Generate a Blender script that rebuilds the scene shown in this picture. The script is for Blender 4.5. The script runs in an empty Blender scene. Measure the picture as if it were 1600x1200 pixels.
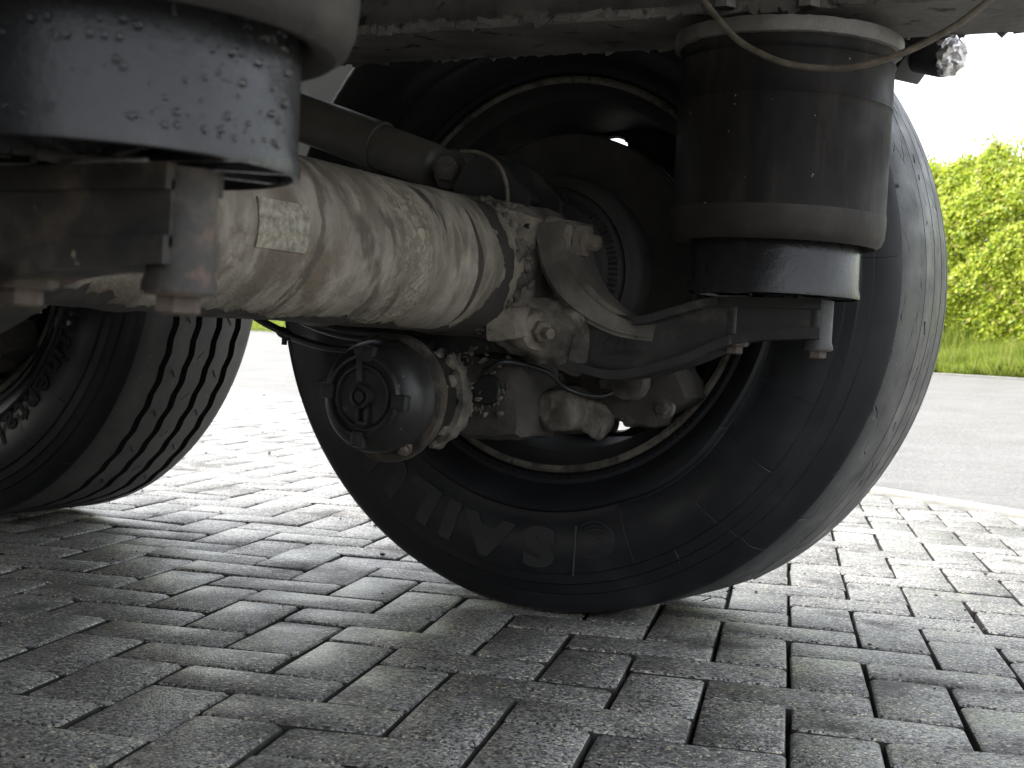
import bpy, bmesh, math, random
import numpy as np
from mathutils import Vector, Matrix, noise
random.seed(7); rng = np.random.default_rng(7)
PI = math.pi
sc = bpy.context.scene
COL = sc.collection

# ------------------------------------------------------------------ camera
cam_d = bpy.data.cameras.new('camera'); cam = bpy.data.objects.new('camera', cam_d); COL.objects.link(cam)
CAM = Vector((0.92736, -1.91303, 0.39837))
Rr = ((0.8847416, 0.4623817, 0.05861283), (0.06491265, 0.00228844, -0.99788833), (-0.46153944, 0.88667803, -0.02798974))
M = Matrix.Identity(4)
for i in range(3):
    M[i][0] = Rr[0][i]; M[i][1] = -Rr[1][i]; M[i][2] = -Rr[2][i]; M[i][3] = CAM[i]
cam.matrix_world = M
cam_d.sensor_width = 36; cam_d.lens = 2195.7/1600*36
cam_d.clip_start = 0.02; cam_d.clip_end = 1500
cam_d.dof.use_dof = True; cam_d.dof.focus_distance = 1.9; cam_d.dof.aperture_fstop = 16
sc.camera = cam
# ------------------------------------------------------------------ light
SUN_EL, SUN_AZ = 50, -100          # azimuth measured from +Y towards +X
w = bpy.data.worlds.new('World'); sc.world = w; w.use_nodes = True
nt = w.node_tree; bg = nt.nodes['Background']
sky = nt.nodes.new('ShaderNodeTexSky'); sky.sky_type = 'NISHITA'; sky.sun_disc = False
sky.sun_elevation = math.radians(SUN_EL); sky.sun_rotation = math.radians(SUN_AZ)
sky.dust_density = 4; sky.air_density = 1.0
hs = nt.nodes.new('ShaderNodeHueSaturation'); hs.inputs['Saturation'].default_value = .28
nt.links.new(sky.outputs[0], hs.inputs['Color']); nt.links.new(hs.outputs[0], bg.inputs['Color'])
bg.inputs['Strength'].default_value = 0.15
sd = bpy.data.lights.new('sun', 'SUN'); sd.energy = .5; sd.angle = math.radians(14); sd.color = (1, .96, .9)
so = bpy.data.objects.new('sun', sd); COL.objects.link(so)
dirv = Vector((math.sin(math.radians(SUN_AZ))*math.cos(math.radians(SUN_EL)), math.cos(math.radians(SUN_AZ))*math.cos(math.radians(SUN_EL)), math.sin(math.radians(SUN_EL))))
so.rotation_euler = dirv.to_track_quat('Z', 'Y').to_euler()
sc.view_settings.view_transform = 'Standard'; sc.view_settings.look = 'None'
sc.view_settings.gamma = 1; sc.view_settings.use_curve_mapping = False
sc.view_settings.exposure = 2.12
sc.render.engine = 'CYCLES'
try:
    sc.cycles.max_bounces = 8; sc.cycles.diffuse_bounces = 5
except Exception: pass

# ------------------------------------------------------------------ materials
MATS = {}
def mat(name, cols, rough=.7, metal=0, scale=20, stretch=(1, 1, 1), bump=.3, bscale=60, bdist=.002, spots=None, spot_scale=200,
        spot_w=(.6, .7), detail=8, world=False, coat=0, spec=.5, patches=None, dist=0, rvar=.0, top=None):
    """cols: list of (pos, rgb) ramped over noise; spots: colour of small specks; patches: list of (rgb, scale, lo, hi)"""
    if name in MATS: return MATS[name]
    m = bpy.data.materials.new(name); m.use_nodes = True; MATS[name] = m
    N = m.node_tree.nodes; Lk = m.node_tree.links; b = N['Principled BSDF']
    if world:
        g = N.new('ShaderNodeNewGeometry'); co = g.outputs['Position']
    else:
        g = N.new('ShaderNodeTexCoord'); co = g.outputs['Object']
    mp = N.new('ShaderNodeMapping'); mp.inputs['Scale'].default_value = stretch; Lk.new(co, mp.inputs['Vector'])
    def noi(s, d=detail, vec=mp.outputs[0], r=.6, ds=0):
        n = N.new('ShaderNodeTexNoise'); n.inputs['Scale'].default_value = s; n.inputs['Detail'].default_value = d
        n.inputs['Roughness'].default_value = r; n.inputs['Distortion'].default_value = ds; Lk.new(vec, n.inputs['Vector']); return n
    n1 = noi(scale, ds=dist)
    rp = N.new('ShaderNodeValToRGB'); Lk.new(n1.outputs[0], rp.inputs[0])
    while len(rp.color_ramp.elements) < len(cols): rp.color_ramp.elements.new(.5)
    for e, (p_, c_) in zip(rp.color_ramp.elements, cols): e.position = p_; e.color = (*c_, 1)
    out = rp.outputs[0]
    def mixc(fac, col):
        nonlocal out
        mx = N.new('ShaderNodeMix'); mx.data_type = 'RGBA'
        Lk.new(fac, mx.inputs['Factor']); Lk.new(out, mx.inputs['A'])
        if isinstance(col, tuple): mx.inputs['B'].default_value = (*col, 1)
        else: Lk.new(col, mx.inputs['B'])
        out = mx.outputs['Result']
    def step(src, lo, hi, inv=False):
        r_ = N.new('ShaderNodeMapRange'); r_.inputs['From Min'].default_value = lo; r_.inputs['From Max'].default_value = hi
        if inv: r_.inputs['To Min'].default_value = 1; r_.inputs['To Max'].default_value = 0
        Lk.new(src, r_.inputs['Value']); return r_.outputs[0]
    masks = []
    for pt in patches or []:
        rgb, s_, lo, hi = pt[:4]
        n_ = noi(s_, 6, ds=pt[4] if len(pt) > 4 else .4)
        mp2 = N.new('ShaderNodeMapping'); mp2.inputs['Location'].default_value = (s_*1.7, s_*.3, 4.1); Lk.new(mp.outputs[0], mp2.inputs['Vector'])
        Lk.new(mp2.outputs[0], n_.inputs['Vector'])
        f_ = step(n_.outputs[0], lo, hi); mixc(f_, rgb); masks.append(f_)
    if spots:
        n_ = noi(spot_scale, 2, vec=co); mixc(step(n_.outputs[0], *spot_w), spots)
    Lk.new(out, b.inputs['Base Color'])
    b.inputs['Metallic'].default_value = metal; b.inputs['Roughness'].default_value = rough
    b.inputs['Specular IOR Level'].default_value = spec
    if coat: b.inputs['Coat Weight'].default_value = coat; b.inputs['Coat Roughness'].default_value = .15
    if rvar:
        n_ = noi(scale*1.3, 5, vec=co); r_ = N.new('ShaderNodeMapRange'); r_.inputs['From Min'].default_value = .35; r_.inputs['From Max'].default_value = .65
        r_.inputs['To Min'].default_value = rough-rvar; r_.inputs['To Max'].default_value = min(1, rough+rvar)
        Lk.new(n_.outputs[0], r_.inputs['Value']); Lk.new(r_.outputs[0], b.inputs['Roughness'])
    if bump:
        n_ = noi(bscale, 10, vec=co, r=.65); bp = N.new('ShaderNodeBump'); bp.inputs['Strength'].default_value = bump
        bp.inputs['Distance'].default_value = bdist; hgt = n_.outputs[0]
        for f_ in masks[:1]:
            a_ = N.new('ShaderNodeMath'); a_.operation = 'MULTIPLY_ADD'; a_.inputs[1].default_value = -.5
            Lk.new(f_, a_.inputs[0]); Lk.new(hgt, a_.inputs[2]); hgt = a_.outputs[0]
        Lk.new(hgt, bp.inputs['Height']); Lk.new(bp.outputs[0], b.inputs['Normal'])
    m['_o'] = 1
    return m

def axle_mat():
    m = bpy.data.materials.new('muddy_axle_paint'); m.use_nodes = True; N = m.node_tree.nodes; L = m.node_tree.links; b = N['Principled BSDF']
    tc = N.new('ShaderNodeTexCoord'); sp = N.new('ShaderNodeSeparateXYZ'); L.new(tc.outputs['Object'], sp.inputs[0])
    def ma(op, a, b_=None, c=None):
        n = N.new('ShaderNodeMath'); n.operation = op
        for i, v in enumerate((a, b_, c)):
            if v is None: continue
            if isinstance(v, (int, float)): n.inputs[i].default_value = v
            else: L.new(v, n.inputs[i])
        return n.outputs[0]
    X, Y, Z = sp.outputs; th = ma('ARCTAN2', ma('SUBTRACT', Z, .499), X)
    cb = N.new('ShaderNodeCombineXYZ'); L.new(ma('MULTIPLY', th, .09), cb.inputs[0]); L.new(Y, cb.inputs[1])      # unrolled surface, metres
    def noi(s, d=8, st=(1, 1, 1), loc=(0, 0, 0), r=.6, ds=0):
        mp = N.new('ShaderNodeMapping'); mp.inputs['Scale'].default_value = st; mp.inputs['Location'].default_value = loc; L.new(cb.outputs[0], mp.inputs['Vector'])
        n = N.new('ShaderNodeTexNoise'); n.inputs['Scale'].default_value = s; n.inputs['Detail'].default_value = d; n.inputs['Roughness'].default_value = r; n.inputs['Distortion'].default_value = ds
        L.new(mp.outputs[0], n.inputs['Vector']); return n.outputs[0]
    def mr(src, a, b_, c=0, d=1):
        r_ = N.new('ShaderNodeMapRange'); [setattr(r_.inputs[k+1], 'default_value', v) for k, v in enumerate((a, b_, c, d))]; L.new(src, r_.inputs[0]); return r_.outputs[0]
    rp = N.new('ShaderNodeValToRGB'); L.new(noi(6, 8, (.55, 1.3, 1), ds=.5), rp.inputs[0])
    for p_, c_ in ((.42, (.18, .155, .122)), (.5, (.265, .235, .19)), (.58, (.33, .295, .24))): rp.color_ramp.elements.new(p_).color = (*c_, 1)
    rp.color_ramp.elements[0].color = (.12, .103, .082, 1); rp.color_ramp.elements[0].position = .28; rp.color_ramp.elements[-1].position = .72; rp.color_ramp.elements[-1].color = (.40, .36, .285, 1)
    out = rp.outputs[0]
    def mixc(fac, col):
        nonlocal out
        mx = N.new('ShaderNodeMix'); mx.data_type = 'RGBA'; L.new(fac, mx.inputs['Factor']); L.new(out, mx.inputs['A']); mx.inputs['B'].default_value = (*col, 1); out = mx.outputs['Result']
    mixc(mr(noi(38, 8, (.5, 1, 1), (3, 1, 0)), .42, .68, 0, .85), (.12, .10, .075))
    # rusty brown stain towards the near end
    mixc(ma('MULTIPLY', mr(noi(16, 6, loc=(9, 2, 0)), .52, .6), mr(Y, -.66, -.72)), (.16, .125, .09))
    # sweeping wet streaks
    mixc(mr(noi(14, 7, (.6, 1.2, 1), (8, 4, 0), ds=.4), .55, .62, 0, .75), (.13, .105, .078))
    mixc(mr(noi(5.5, 5, (.38, 1.5, 1), (4.3, 7.7, 0), ds=.7), .60, .615), (.055, .047, .038))
    # oily swirls running diagonally round the tube
    for off, sl, wdt, lo, sd_ in ((.655, .045, .020, -1.15, 3), (.735, -.02, .010, -1.2, 8), (.60, .03, .008, -1.0, 13), (.93, .03, .022, -1.2, 17)):
        q_ = ma('ADD', ma('ADD', Y, off), ma('ADD', ma('MULTIPLY', th, sl), ma('MULTIPLY', ma('SUBTRACT', noi(12, 6, (.5, 1, 1), (sd_, sd_*2, 0)), .5), .10)))
        mk = ma('MULTIPLY', mr(ma('ABSOLUTE', q_), wdt, wdt*.55), mr(noi(30, 5, (.4, 1, 1), (sd_*3, 1, 0)), .38, .5)); mixc(ma('MULTIPLY', mk, .85), (.085, .07, .053))
    # crust of yellow dust round the tube
    g = ma('ABSOLUTE', ma('SUBTRACT', Y, -.555)); crust = ma('MULTIPLY', mr(g, .055, .01), mr(noi(95, 4, (.8, 1, 1), (5, 5, 0)), .46, .56))
    crust = ma('MULTIPLY', crust, mr(noi(11, 3, (1, 1, 1), (2, 8, 0)), .36, .5)); mixc(crust, (.34, .295, .215))
    # flaked dark band by the casting, irregular edges
    nb = noi(22, 6, (.6, 1, 1), (1, 9, 0)); bc = ma('ADD', ma('ADD', Y, .335), ma('MULTIPLY', ma('SUBTRACT', nb, .5), .09))
    wd = mr(th, -1.3, -.3, .050, .019); band = mr(ma('SUBTRACT', wd, ma('ABSOLUTE', bc)), 0, .0015); mixc(band, (.042, .037, .032))
    # dark dripping underside with a ragged border
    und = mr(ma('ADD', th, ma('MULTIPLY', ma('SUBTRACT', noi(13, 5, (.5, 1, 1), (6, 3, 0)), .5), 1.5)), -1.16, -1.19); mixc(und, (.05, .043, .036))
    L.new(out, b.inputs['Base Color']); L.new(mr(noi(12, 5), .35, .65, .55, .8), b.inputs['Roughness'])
    h_ = ma('ADD', noi(70, 8), ma('MULTIPLY', noi(260, 4), .4)); h_ = ma('ADD', h_, ma('MULTIPLY', crust, 1.2)); h_ = ma('SUBTRACT', h_, ma('MULTIPLY', ma('MAXIMUM', band, und), .7))
    bp = N.new('ShaderNodeBump'); bp.inputs['Strength'].default_value = .8; bp.inputs['Distance'].default_value = .003; L.new(h_, bp.inputs['Height']); L.new(bp.outputs[0], b.inputs['Normal'])
    return m

def paver_mat():
    m = bpy.data.materials.new('concrete_paver'); m.use_nodes = True
    N = m.node_tree.nodes; L = m.node_tree.links; b = N['Principled BSDF']
    g = N.new('ShaderNodeNewGeometry'); oi = N.new('ShaderNodeObjectInfo')
    ad = N.new('ShaderNodeMath'); ad.operation = 'ADD'; L.new(g.outputs['Random Per Island'], ad.inputs[0]); L.new(oi.outputs['Random'], ad.inputs[1])
    fr = N.new('ShaderNodeMath'); fr.operation = 'FRACT'; L.new(ad.outputs[0], fr.inputs[0])
    base = N.new('ShaderNodeValToRGB'); L.new(fr.outputs[0], base.inputs[0])
    cr = base.color_ramp; cr.elements[0].color = (.19, .187, .178, 1); cr.elements[1].color = (.34, .335, .315, 1)
    e = cr.elements.new(.5); e.color = (.235, .231, .22, 1); e = cr.elements.new(.9); e.color = (.245, .24, .225, 1)
    def noi(s, d, r=.6):
        n = N.new('ShaderNodeTexNoise'); n.inputs['Scale'].default_value = s; n.inputs['Detail'].default_value = d; n.inputs['Roughness'].default_value = r
        L.new(g.outputs['Position'], n.inputs['Vector']); return n.outputs[0]
    def mr(src, a, b_, c=0, d=1):
        r_ = N.new('ShaderNodeMapRange'); r_.inputs[1].default_value = a; r_.inputs[2].default_value = b_; r_.inputs[3].default_value = c; r_.inputs[4].default_value = d
        L.new(src, r_.inputs[0]); return r_.outputs[0]
    def mul(a, src):
        mx = N.new('ShaderNodeMix'); mx.data_type = 'RGBA'; mx.blend_type = 'MULTIPLY'; mx.inputs['Factor'].default_value = 1
        L.new(a, mx.inputs['A']); L.new(src, mx.inputs['B']); return mx.outputs['Result']
    def mix(a, f, col):
        mx = N.new('ShaderNodeMix'); mx.data_type = 'RGBA'; L.new(f, mx.inputs['Factor']); L.new(a, mx.inputs['A']); mx.inputs['B'].default_value = (*col, 1); return mx.outputs['Result']
    o = mul(base.outputs[0], mr(noi(4, 6), .3, .7, .6, 1.4))
    # exposed grit: voronoi cells, each stone its own tone
    v = N.new('ShaderNodeTexVoronoi'); v.inputs['Scale'].default_value = 330; L.new(g.outputs['Position'], v.inputs['Vector'])
    sx = N.new('ShaderNodeSeparateColor'); L.new(v.outputs['Color'], sx.inputs[0])
    o = mul(o, mr(sx.outputs[0], 0, 1, .12, 1.9))
    o = mix(o, mr(sx.outputs[1], .93, .96), (.75, .68, .5))
    o = mix(o, mr(sx.outputs[2], .90, .97), (.018, .018, .018))
    o = mix(o, mr(noi(5, 8), .57, .66, 0, .72), (.05, .048, .045))
    L.new(o, b.inputs['Base Color'])
    L.new(mr(noi(5, 6), .38, .66, .30, .68), b.inputs['Roughness'])
    bp = N.new('ShaderNodeBump'); bp.inputs['Strength'].default_value = 1; bp.inputs['Distance'].default_value = .0012
    hm = N.new('ShaderNodeMath'); hm.operation = 'SUBTRACT'; L.new(noi(330, 4), hm.inputs[0]); L.new(v.outputs['Distance'], hm.inputs[1])
    L.new(hm.outputs[0], bp.inputs['Height']); L.new(bp.outputs[0], b.inputs['Normal'])
    return m
M_PAVER = paver_mat()
M_SAND = mat('joint_sand', [(.3, (.018, .017, .015)), (.7, (.05, .047, .04))], .95, scale=60, bump=.6, bscale=300, world=True)
M_ASPH = mat('asphalt', [(.3, (.14, .137, .129)), (.7, (.205, .20, .19))], .75, scale=3, bump=.8, bscale=160, bdist=.003, spots=(.05, .05, .05), spot_scale=230, spot_w=(.56, .66), world=True, patches=[((.29, .285, .27), 70, .52, .66)])
M_KERB = mat('pale_kerb_concrete', [(.3, (.34, .33, .29)), (.7, (.48, .465, .42))], .85, scale=14, bump=.4, bscale=150, world=True)
M_EARTH = mat('grassy_earth', [(.3, (.04, .06, .012)), (.7, (.10, .12, .03))], .95, scale=5, bump=.8, bscale=30, bdist=.03, world=True)
M_RUB = mat('tyre_rubber', [(.3, (.009, .0095, .011)), (.7, (.017, .0175, .019))], .40, scale=9, bump=.16, bscale=220, bdist=.0008, patches=[((.035, .035, .036), 5, .56, .8)], rvar=.1, spec=.32)
M_TREAD = mat('worn_tread_rubber', [(.3, (.035, .035, .036)), (.7, (.07, .07, .069))], .5, scale=14, bump=.35, bscale=200, bdist=.001, spots=(.25, .24, .22), spot_scale=330, spot_w=(.71, .76), rvar=.12)
M_TREAD2 = mat('dusty_tread_rubber', [(.3, (.05, .049, .047)), (.7, (.085, .083, .078))], .7, scale=14, bump=.35, bscale=200, bdist=.001, spots=(.35, .33, .3), spot_scale=300, spot_w=(.70, .75))
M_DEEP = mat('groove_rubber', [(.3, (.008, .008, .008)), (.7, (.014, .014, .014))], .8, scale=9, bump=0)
M_LETTER = mat('sidewall_letter_rubber', [(.3, (.011, .0115, .013)), (.7, (.022, .022, .023))], .6, scale=40, bump=.2, bscale=200, bdist=.0006)
M_RIM = mat('dark_rim_steel', [(.3, (.014, .014, .015)), (.7, (.034, .032, .03))], .75, metal=.0, scale=12, bump=.3, bscale=90, patches=[((.11, .09, .07), 9, .55, .75)])
M_LIP = mat('scraped_rim_edge', [(.3, (.20, .18, .145)), (.5, (.13, .115, .09)), (.62, (.04, .035, .03))], .6, metal=.2, scale=26, bump=.6, bscale=180, bdist=.002, patches=[((.05, .045, .04), 60, .55, .62)])
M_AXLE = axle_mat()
M_HOOK = mat('dusty_black_strap', [(.3, (.04, .037, .032)), (.5, (.10, .09, .075)), (.7, (.22, .195, .16))], .75, scale=11, bump=.7, bscale=90, bdist=.003)
M_CAST = mat('dusty_cast_iron', [(.32, (.03, .026, .022)), (.5, (.10, .087, .07)), (.70, (.23, .20, .16))], .85, scale=22, bump=.9, bscale=90, bdist=.004, patches=[((.06, .05, .042), 14, .56, .62)])
M_MUDDY = mat('pale_dried_mud', [(.30, (.08, .067, .053)), (.48, (.20, .173, .138)), (.70, (.33, .285, .23))], .95, scale=24, bump=1, bscale=110, bdist=.005, patches=[((.16, .07, .03), 22, .66, .72)])
M_ARM = mat('black_painted_iron', [(.3, (.02, .02, .02)), (.7, (.04, .039, .037))], .42, scale=16, bump=.35, bscale=120, bdist=.0015, patches=[((.13, .115, .09), 12, .60, .75)], rvar=.1)
M_RUSTARM = mat('rusty_black_iron', [(.32, (.012, .011, .010)), (.5, (.034, .029, .024)), (.68, (.11, .085, .062))], .6, scale=26, bump=.6, bscale=90, bdist=.003, patches=[((.20, .11, .07), 12, .58, .68), ((.28, .25, .17), 50, .66, .70)])
M_RUST = mat('rusty_bolt', [(.3, (.06, .046, .038)), (.7, (.16, .125, .10))], .85, scale=40, bump=.8, bscale=150, bdist=.002)
M_BELL = mat('dusty_bellows_rubber', [(.3, (.009, .008, .0078)), (.55, (.018, .0155, .014)), (.75, (.040, .031, .024))], .6, spec=.2, scale=9, stretch=(4, 4, .8), bump=.3, bscale=120, bdist=.001, spots=(.35, .30, .2), spot_scale=90, spot_w=(.74, .78), rvar=.12)
M_BELL2 = mat('dust_caked_bellows_rubber', [(.3, (.02, .018, .016)), (.55, (.038, .033, .028)), (.75, (.07, .058, .046))], .6, spec=.25, scale=14, bump=.4, bscale=90, bdist=.0015, patches=[((.03, .026, .024), 16, .56, .64)])
M_PIST = mat('wet_black_piston', [(.3, (.010, .010, .011)), (.7, (.026, .026, .026))], .27, scale=10, bump=.5, bscale=70, bdist=.0016, rvar=.1, spec=.4, patches=[((.045, .043, .04), 7, .55, .8)])
M_BEAM = mat('weathered_chassis_paint', [(.3, (.09, .083, .075)), (.5, (.165, .153, .135)), (.75, (.26, .245, .215))], .8, scale=12, bump=.8, bscale=110, bdist=.003, patches=[((.035, .032, .03), 22, .60, .66)])
M_PLATE = mat('galvanised_plate', [(.3, (.13, .125, .11)), (.7, (.27, .255, .23))], .6, metal=.35, scale=14, bump=.7, bscale=90, bdist=.003, patches=[((.07, .065, .055), 16, .6, .7)])
M_SHOCK = mat('dull_black_tube', [(.3, (.05, .047, .04)), (.7, (.11, .10, .082))], .5, scale=10, bump=.25, bscale=150, bdist=.001, rvar=.1)
M_CAP = mat('black_plastic_cap', [(.3, (.010, .010, .011)), (.7, (.022, .022, .024))], .4, scale=30, bump=.3, bscale=200, bdist=.0006, rvar=.1)
M_CHAM = mat('black_chamber_paint', [(.3, (.010, .010, .010)), (.7, (.028, .026, .023))], .45, scale=14, bump=.3, bscale=120, bdist=.001, spots=(.28, .22, .16), spot_scale=70, spot_w=(.70, .76), rvar=.12)
M_CRUST = mat('crusted_brown_band', [(.36, (.022, .018, .015)), (.54, (.075, .06, .045)), (.70, (.18, .15, .115))], .9, scale=25, bump=1, bscale=140, bdist=.003)
M_WIRE = mat('brown_coated_cable', [(.3, (.07, .055, .038)), (.7, (.20, .17, .13))], .6, scale=60, bump=.3, bscale=200)
M_HOSE = mat('black_hose', [(.3, (.015, .015, .015)), (.7, (.03, .03, .03))], .35, scale=30, bump=.2)
M_FOIL = mat('crumpled_foil', [(.3, (.5, .48, .47)), (.7, (.8, .78, .76))], .3, metal=.9, scale=30, bump=.8, bscale=60, bdist=.004)
M_PANEL = mat('pale_side_panel', [(.3, (.42, .42, .40)), (.7, (.55, .55, .53))], .7, scale=20, bump=.5, bscale=160, bdist=.002, patches=[((.2, .19, .17), 12, .66, .75)])
N_ = M_PANEL.node_tree.nodes; t_ = N_.new('ShaderNodeBsdfTranslucent'); t_.inputs['Color'].default_value = (.6, .6, .58, 1); x_ = N_.new('ShaderNodeMixShader'); x_.inputs[0].default_value = .3
M_PANEL.node_tree.links.new(N_['Principled BSDF'].outputs[0], x_.inputs[1]); M_PANEL.node_tree.links.new(t_.outputs[0], x_.inputs[2]); M_PANEL.node_tree.links.new(x_.outputs[0], N_['Material Output'].inputs['Surface'])
M_DECK = mat('dark_floor_boards', [(.3, (.03, .028, .026)), (.7, (.08, .07, .06))], .8, scale=6, bump=.3)
M_LABEL = mat('faded_label', [(.35, (.15, .135, .10)), (.5, (.27, .245, .19)), (.62, (.37, .34, .27))], .6, scale=120, bump=.4, bscale=300, bdist=.0008)
M_SEAL = mat('dark_steel', [(.3, (.025, .023, .022)), (.7, (.055, .05, .045))], .65, metal=.1, scale=18, bump=.4, bscale=100)

def add_cracks(m, scale, stretch, dist, col=(.008, .008, .008), wd=.02):
    N = m.node_tree.nodes; L = m.node_tree.links; b = N['Principled BSDF']; tc = N.new('ShaderNodeTexCoord'); sp = N.new('ShaderNodeSeparateXYZ'); L.new(tc.outputs['Object'], sp.inputs[0])
    sb = N.new('ShaderNodeMath'); sb.operation = 'SUBTRACT'; sb.inputs[1].default_value = .508; L.new(sp.outputs[2], sb.inputs[0])
    at = N.new('ShaderNodeMath'); at.operation = 'ARCTAN2'; L.new(sb.outputs[0], at.inputs[0]); L.new(sp.outputs[0], at.inputs[1])
    cb = N.new('ShaderNodeCombineXYZ'); L.new(at.outputs[0], cb.inputs[0]); L.new(sp.outputs[1], cb.inputs[1])
    ns = N.new('ShaderNodeTexNoise'); ns.inputs['Scale'].default_value = 18; L.new(cb.outputs[0], ns.inputs['Vector'])
    va = N.new('ShaderNodeVectorMath'); va.operation = 'MULTIPLY_ADD'; va.inputs[1].default_value = (.06, .03, 0); L.new(ns.outputs['Color'], va.inputs[0]); L.new(cb.outputs[0], va.inputs[2])
    mp = N.new('ShaderNodeMapping'); mp.inputs['Scale'].default_value = stretch; mp.inputs['Rotation'].default_value = (0, 0, .3); L.new(va.outputs[0], mp.inputs['Vector'])
    v = N.new('ShaderNodeTexVoronoi'); v.feature = 'DISTANCE_TO_EDGE'; v.inputs['Scale'].default_value = scale; L.new(mp.outputs[0], v.inputs['Vector'])
    r = N.new('ShaderNodeMapRange'); r.inputs[1].default_value = 0; r.inputs[2].default_value = wd; r.inputs[3].default_value = 1; r.inputs[4].default_value = 0; L.new(v.outputs[0], r.inputs[0])
    n2 = N.new('ShaderNodeTexNoise'); n2.inputs['Scale'].default_value = 14; L.new(cb.outputs[0], n2.inputs['Vector'])
    r2 = N.new('ShaderNodeMapRange'); r2.inputs[1].default_value = .5; r2.inputs[2].default_value = .58; L.new(n2.outputs[0], r2.inputs[0])
    mu = N.new('ShaderNodeMath'); mu.operation = 'MULTIPLY'; L.new(r.outputs[0], mu.inputs[0]); L.new(r2.outputs[0], mu.inputs[1])
    src = b.inputs['Base Color'].links[0].from_socket; mx = N.new('ShaderNodeMix'); mx.data_type = 'RGBA'; L.new(mu.outputs[0], mx.inputs['Factor']); L.new(src, mx.inputs['A']); mx.inputs['B'].default_value = (*col, 1); L.new(mx.outputs['Result'], b.inputs['Base Color'])
    bp = N.new('ShaderNodeBump'); bp.invert = True; bp.inputs['Strength'].default_value = 1; bp.inputs['Distance'].default_value = dist; L.new(mu.outputs[0], bp.inputs['Height'])
    if b.inputs['Normal'].links: L.new(b.inputs['Normal'].links[0].from_socket, bp.inputs['Normal'])
    L.new(bp.outputs[0], b.inputs['Normal'])
add_cracks(M_TREAD, 3.4, (1, 7, 1), .003)
add_cracks(M_RUB, 1.6, (1.2, 1.2, 1), .001, wd=.0022)
def leaf_mat(name, cols, trans=.35):
    m = bpy.data.materials.new(name); m.use_nodes = True; N = m.node_tree.nodes; L = m.node_tree.links; b = N['Principled BSDF']
    g = N.new('ShaderNodeNewGeometry'); r = N.new('ShaderNodeValToRGB'); L.new(g.outputs['Random Per Island'], r.inputs[0])
    while len(r.color_ramp.elements) < len(cols): r.color_ramp.elements.new(.5)
    for e, (p_, c_) in zip(r.color_ramp.elements, cols): e.position = p_; e.color = (*c_, 1)
    L.new(r.outputs[0], b.inputs['Base Color']); b.inputs['Roughness'].default_value = .5
    t = N.new('ShaderNodeBsdfTranslucent'); L.new(r.outputs[0], t.inputs['Color']); mx = N.new('ShaderNodeMixShader'); mx.inputs[0].default_value = trans
    L.new(b.outputs[0], mx.inputs[1]); L.new(t.outputs[0], mx.inputs[2]); L.new(mx.outputs[0], N['Material Output'].inputs['Surface'])
    return m
M_LEAF = leaf_mat('hedge_leaf', [(0, (.12, .20, .015)), (.3, (.40, .52, .035)), (.8, (.58, .62, .06)), (.955, (.45, .48, .08)), (.975, (.50, .34, .17))], .45)
M_GRASS = leaf_mat('grass_blade', [(0, (.14, .22, .02)), (.6, (.28, .36, .04)), (.9, (.42, .42, .12))], .45)
M_TWIG = mat('hedge_twig', [(.3, (.05, .04, .025)), (.7, (.10, .08, .05))], .9, scale=20)

# ------------------------------------------------------------------ helpers
def link(name, me, parent=None, mt=None, kind=None, label=None):
    o = bpy.data.objects.new(name, me); COL.objects.link(o)
    if parent is not None: o.parent = parent
    if mt is not None and me is not None:
        for x in (mt if isinstance(mt, (list, tuple)) else [mt]): me.materials.append(x)
    if kind: o['kind'] = kind
    if label: o['label'] = label
    return o
def fin(bm, name, mt, parent=None, smooth=35, **k):
    me = bpy.data.meshes.new(name); bmesh.ops.recalc_face_normals(bm, faces=bm.faces); bm.to_mesh(me); bm.free()
    if smooth:
        me.polygons.foreach_set('use_smooth', [True]*len(me.polygons))
        me.set_sharp_from_angle(angle=math.radians(smooth))
    return link(name, me, parent, mt, **k)
AX = {'z': Matrix.Identity(3), 'y': Matrix(((1, 0, 0), (0, 0, 1), (0, -1, 0))).transposed()}
def frame(d):
    d = Vector(d).normalized(); return d.to_track_quat('Z', 'Y').to_matrix()
def lathe(bm, prof, org=(0, 0, 0), d=(0, 0, 1), seg=48, mats=None, closed=False, wob=None):
    """prof: (r, h) along direction d"""
    R = frame(d); org = Vector(org); rings = []
    for k, (r, h_) in enumerate(prof):
        ring = []
        for i in range(seg):
            a = 2*PI*i/seg; rr, hh = (r, h_) if wob is None else wob(k, a, r, h_)
            ring.append(bm.verts.new(org + R @ Vector((rr*math.cos(a), rr*math.sin(a), hh))))
        rings.append(ring)
    n = len(prof)
    for k in range(n-1 if not closed else n):
        a_, b_ = rings[k], rings[(k+1) % n]
        for i in range(seg):
            f_ = bm.faces.new((a_[i], a_[(i+1) % seg], b_[(i+1) % seg], b_[i]))
            if mats: f_.material_index = mats[k]
    if not closed:
        for ring, r in ((rings[0], prof[0][0]), (rings[-1], prof[-1][0])):
            if r > 1e-5 and r < 9 and ring is rings[0] and prof[0][0] <= .0021: bm.faces.new(ring)
            elif ring is rings[-1] and prof[-1][0] <= .0021: bm.faces.new(ring)
    return rings
def rough(bm, verts, amp, scale, off=0):
    bm.normal_update()
    for v in verts:
        n_ = noise.fractal(v.co*scale + Vector((off, off*2, 0)), 1.0, 2.0, 4); v.co += v.normal*amp*n_
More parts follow.
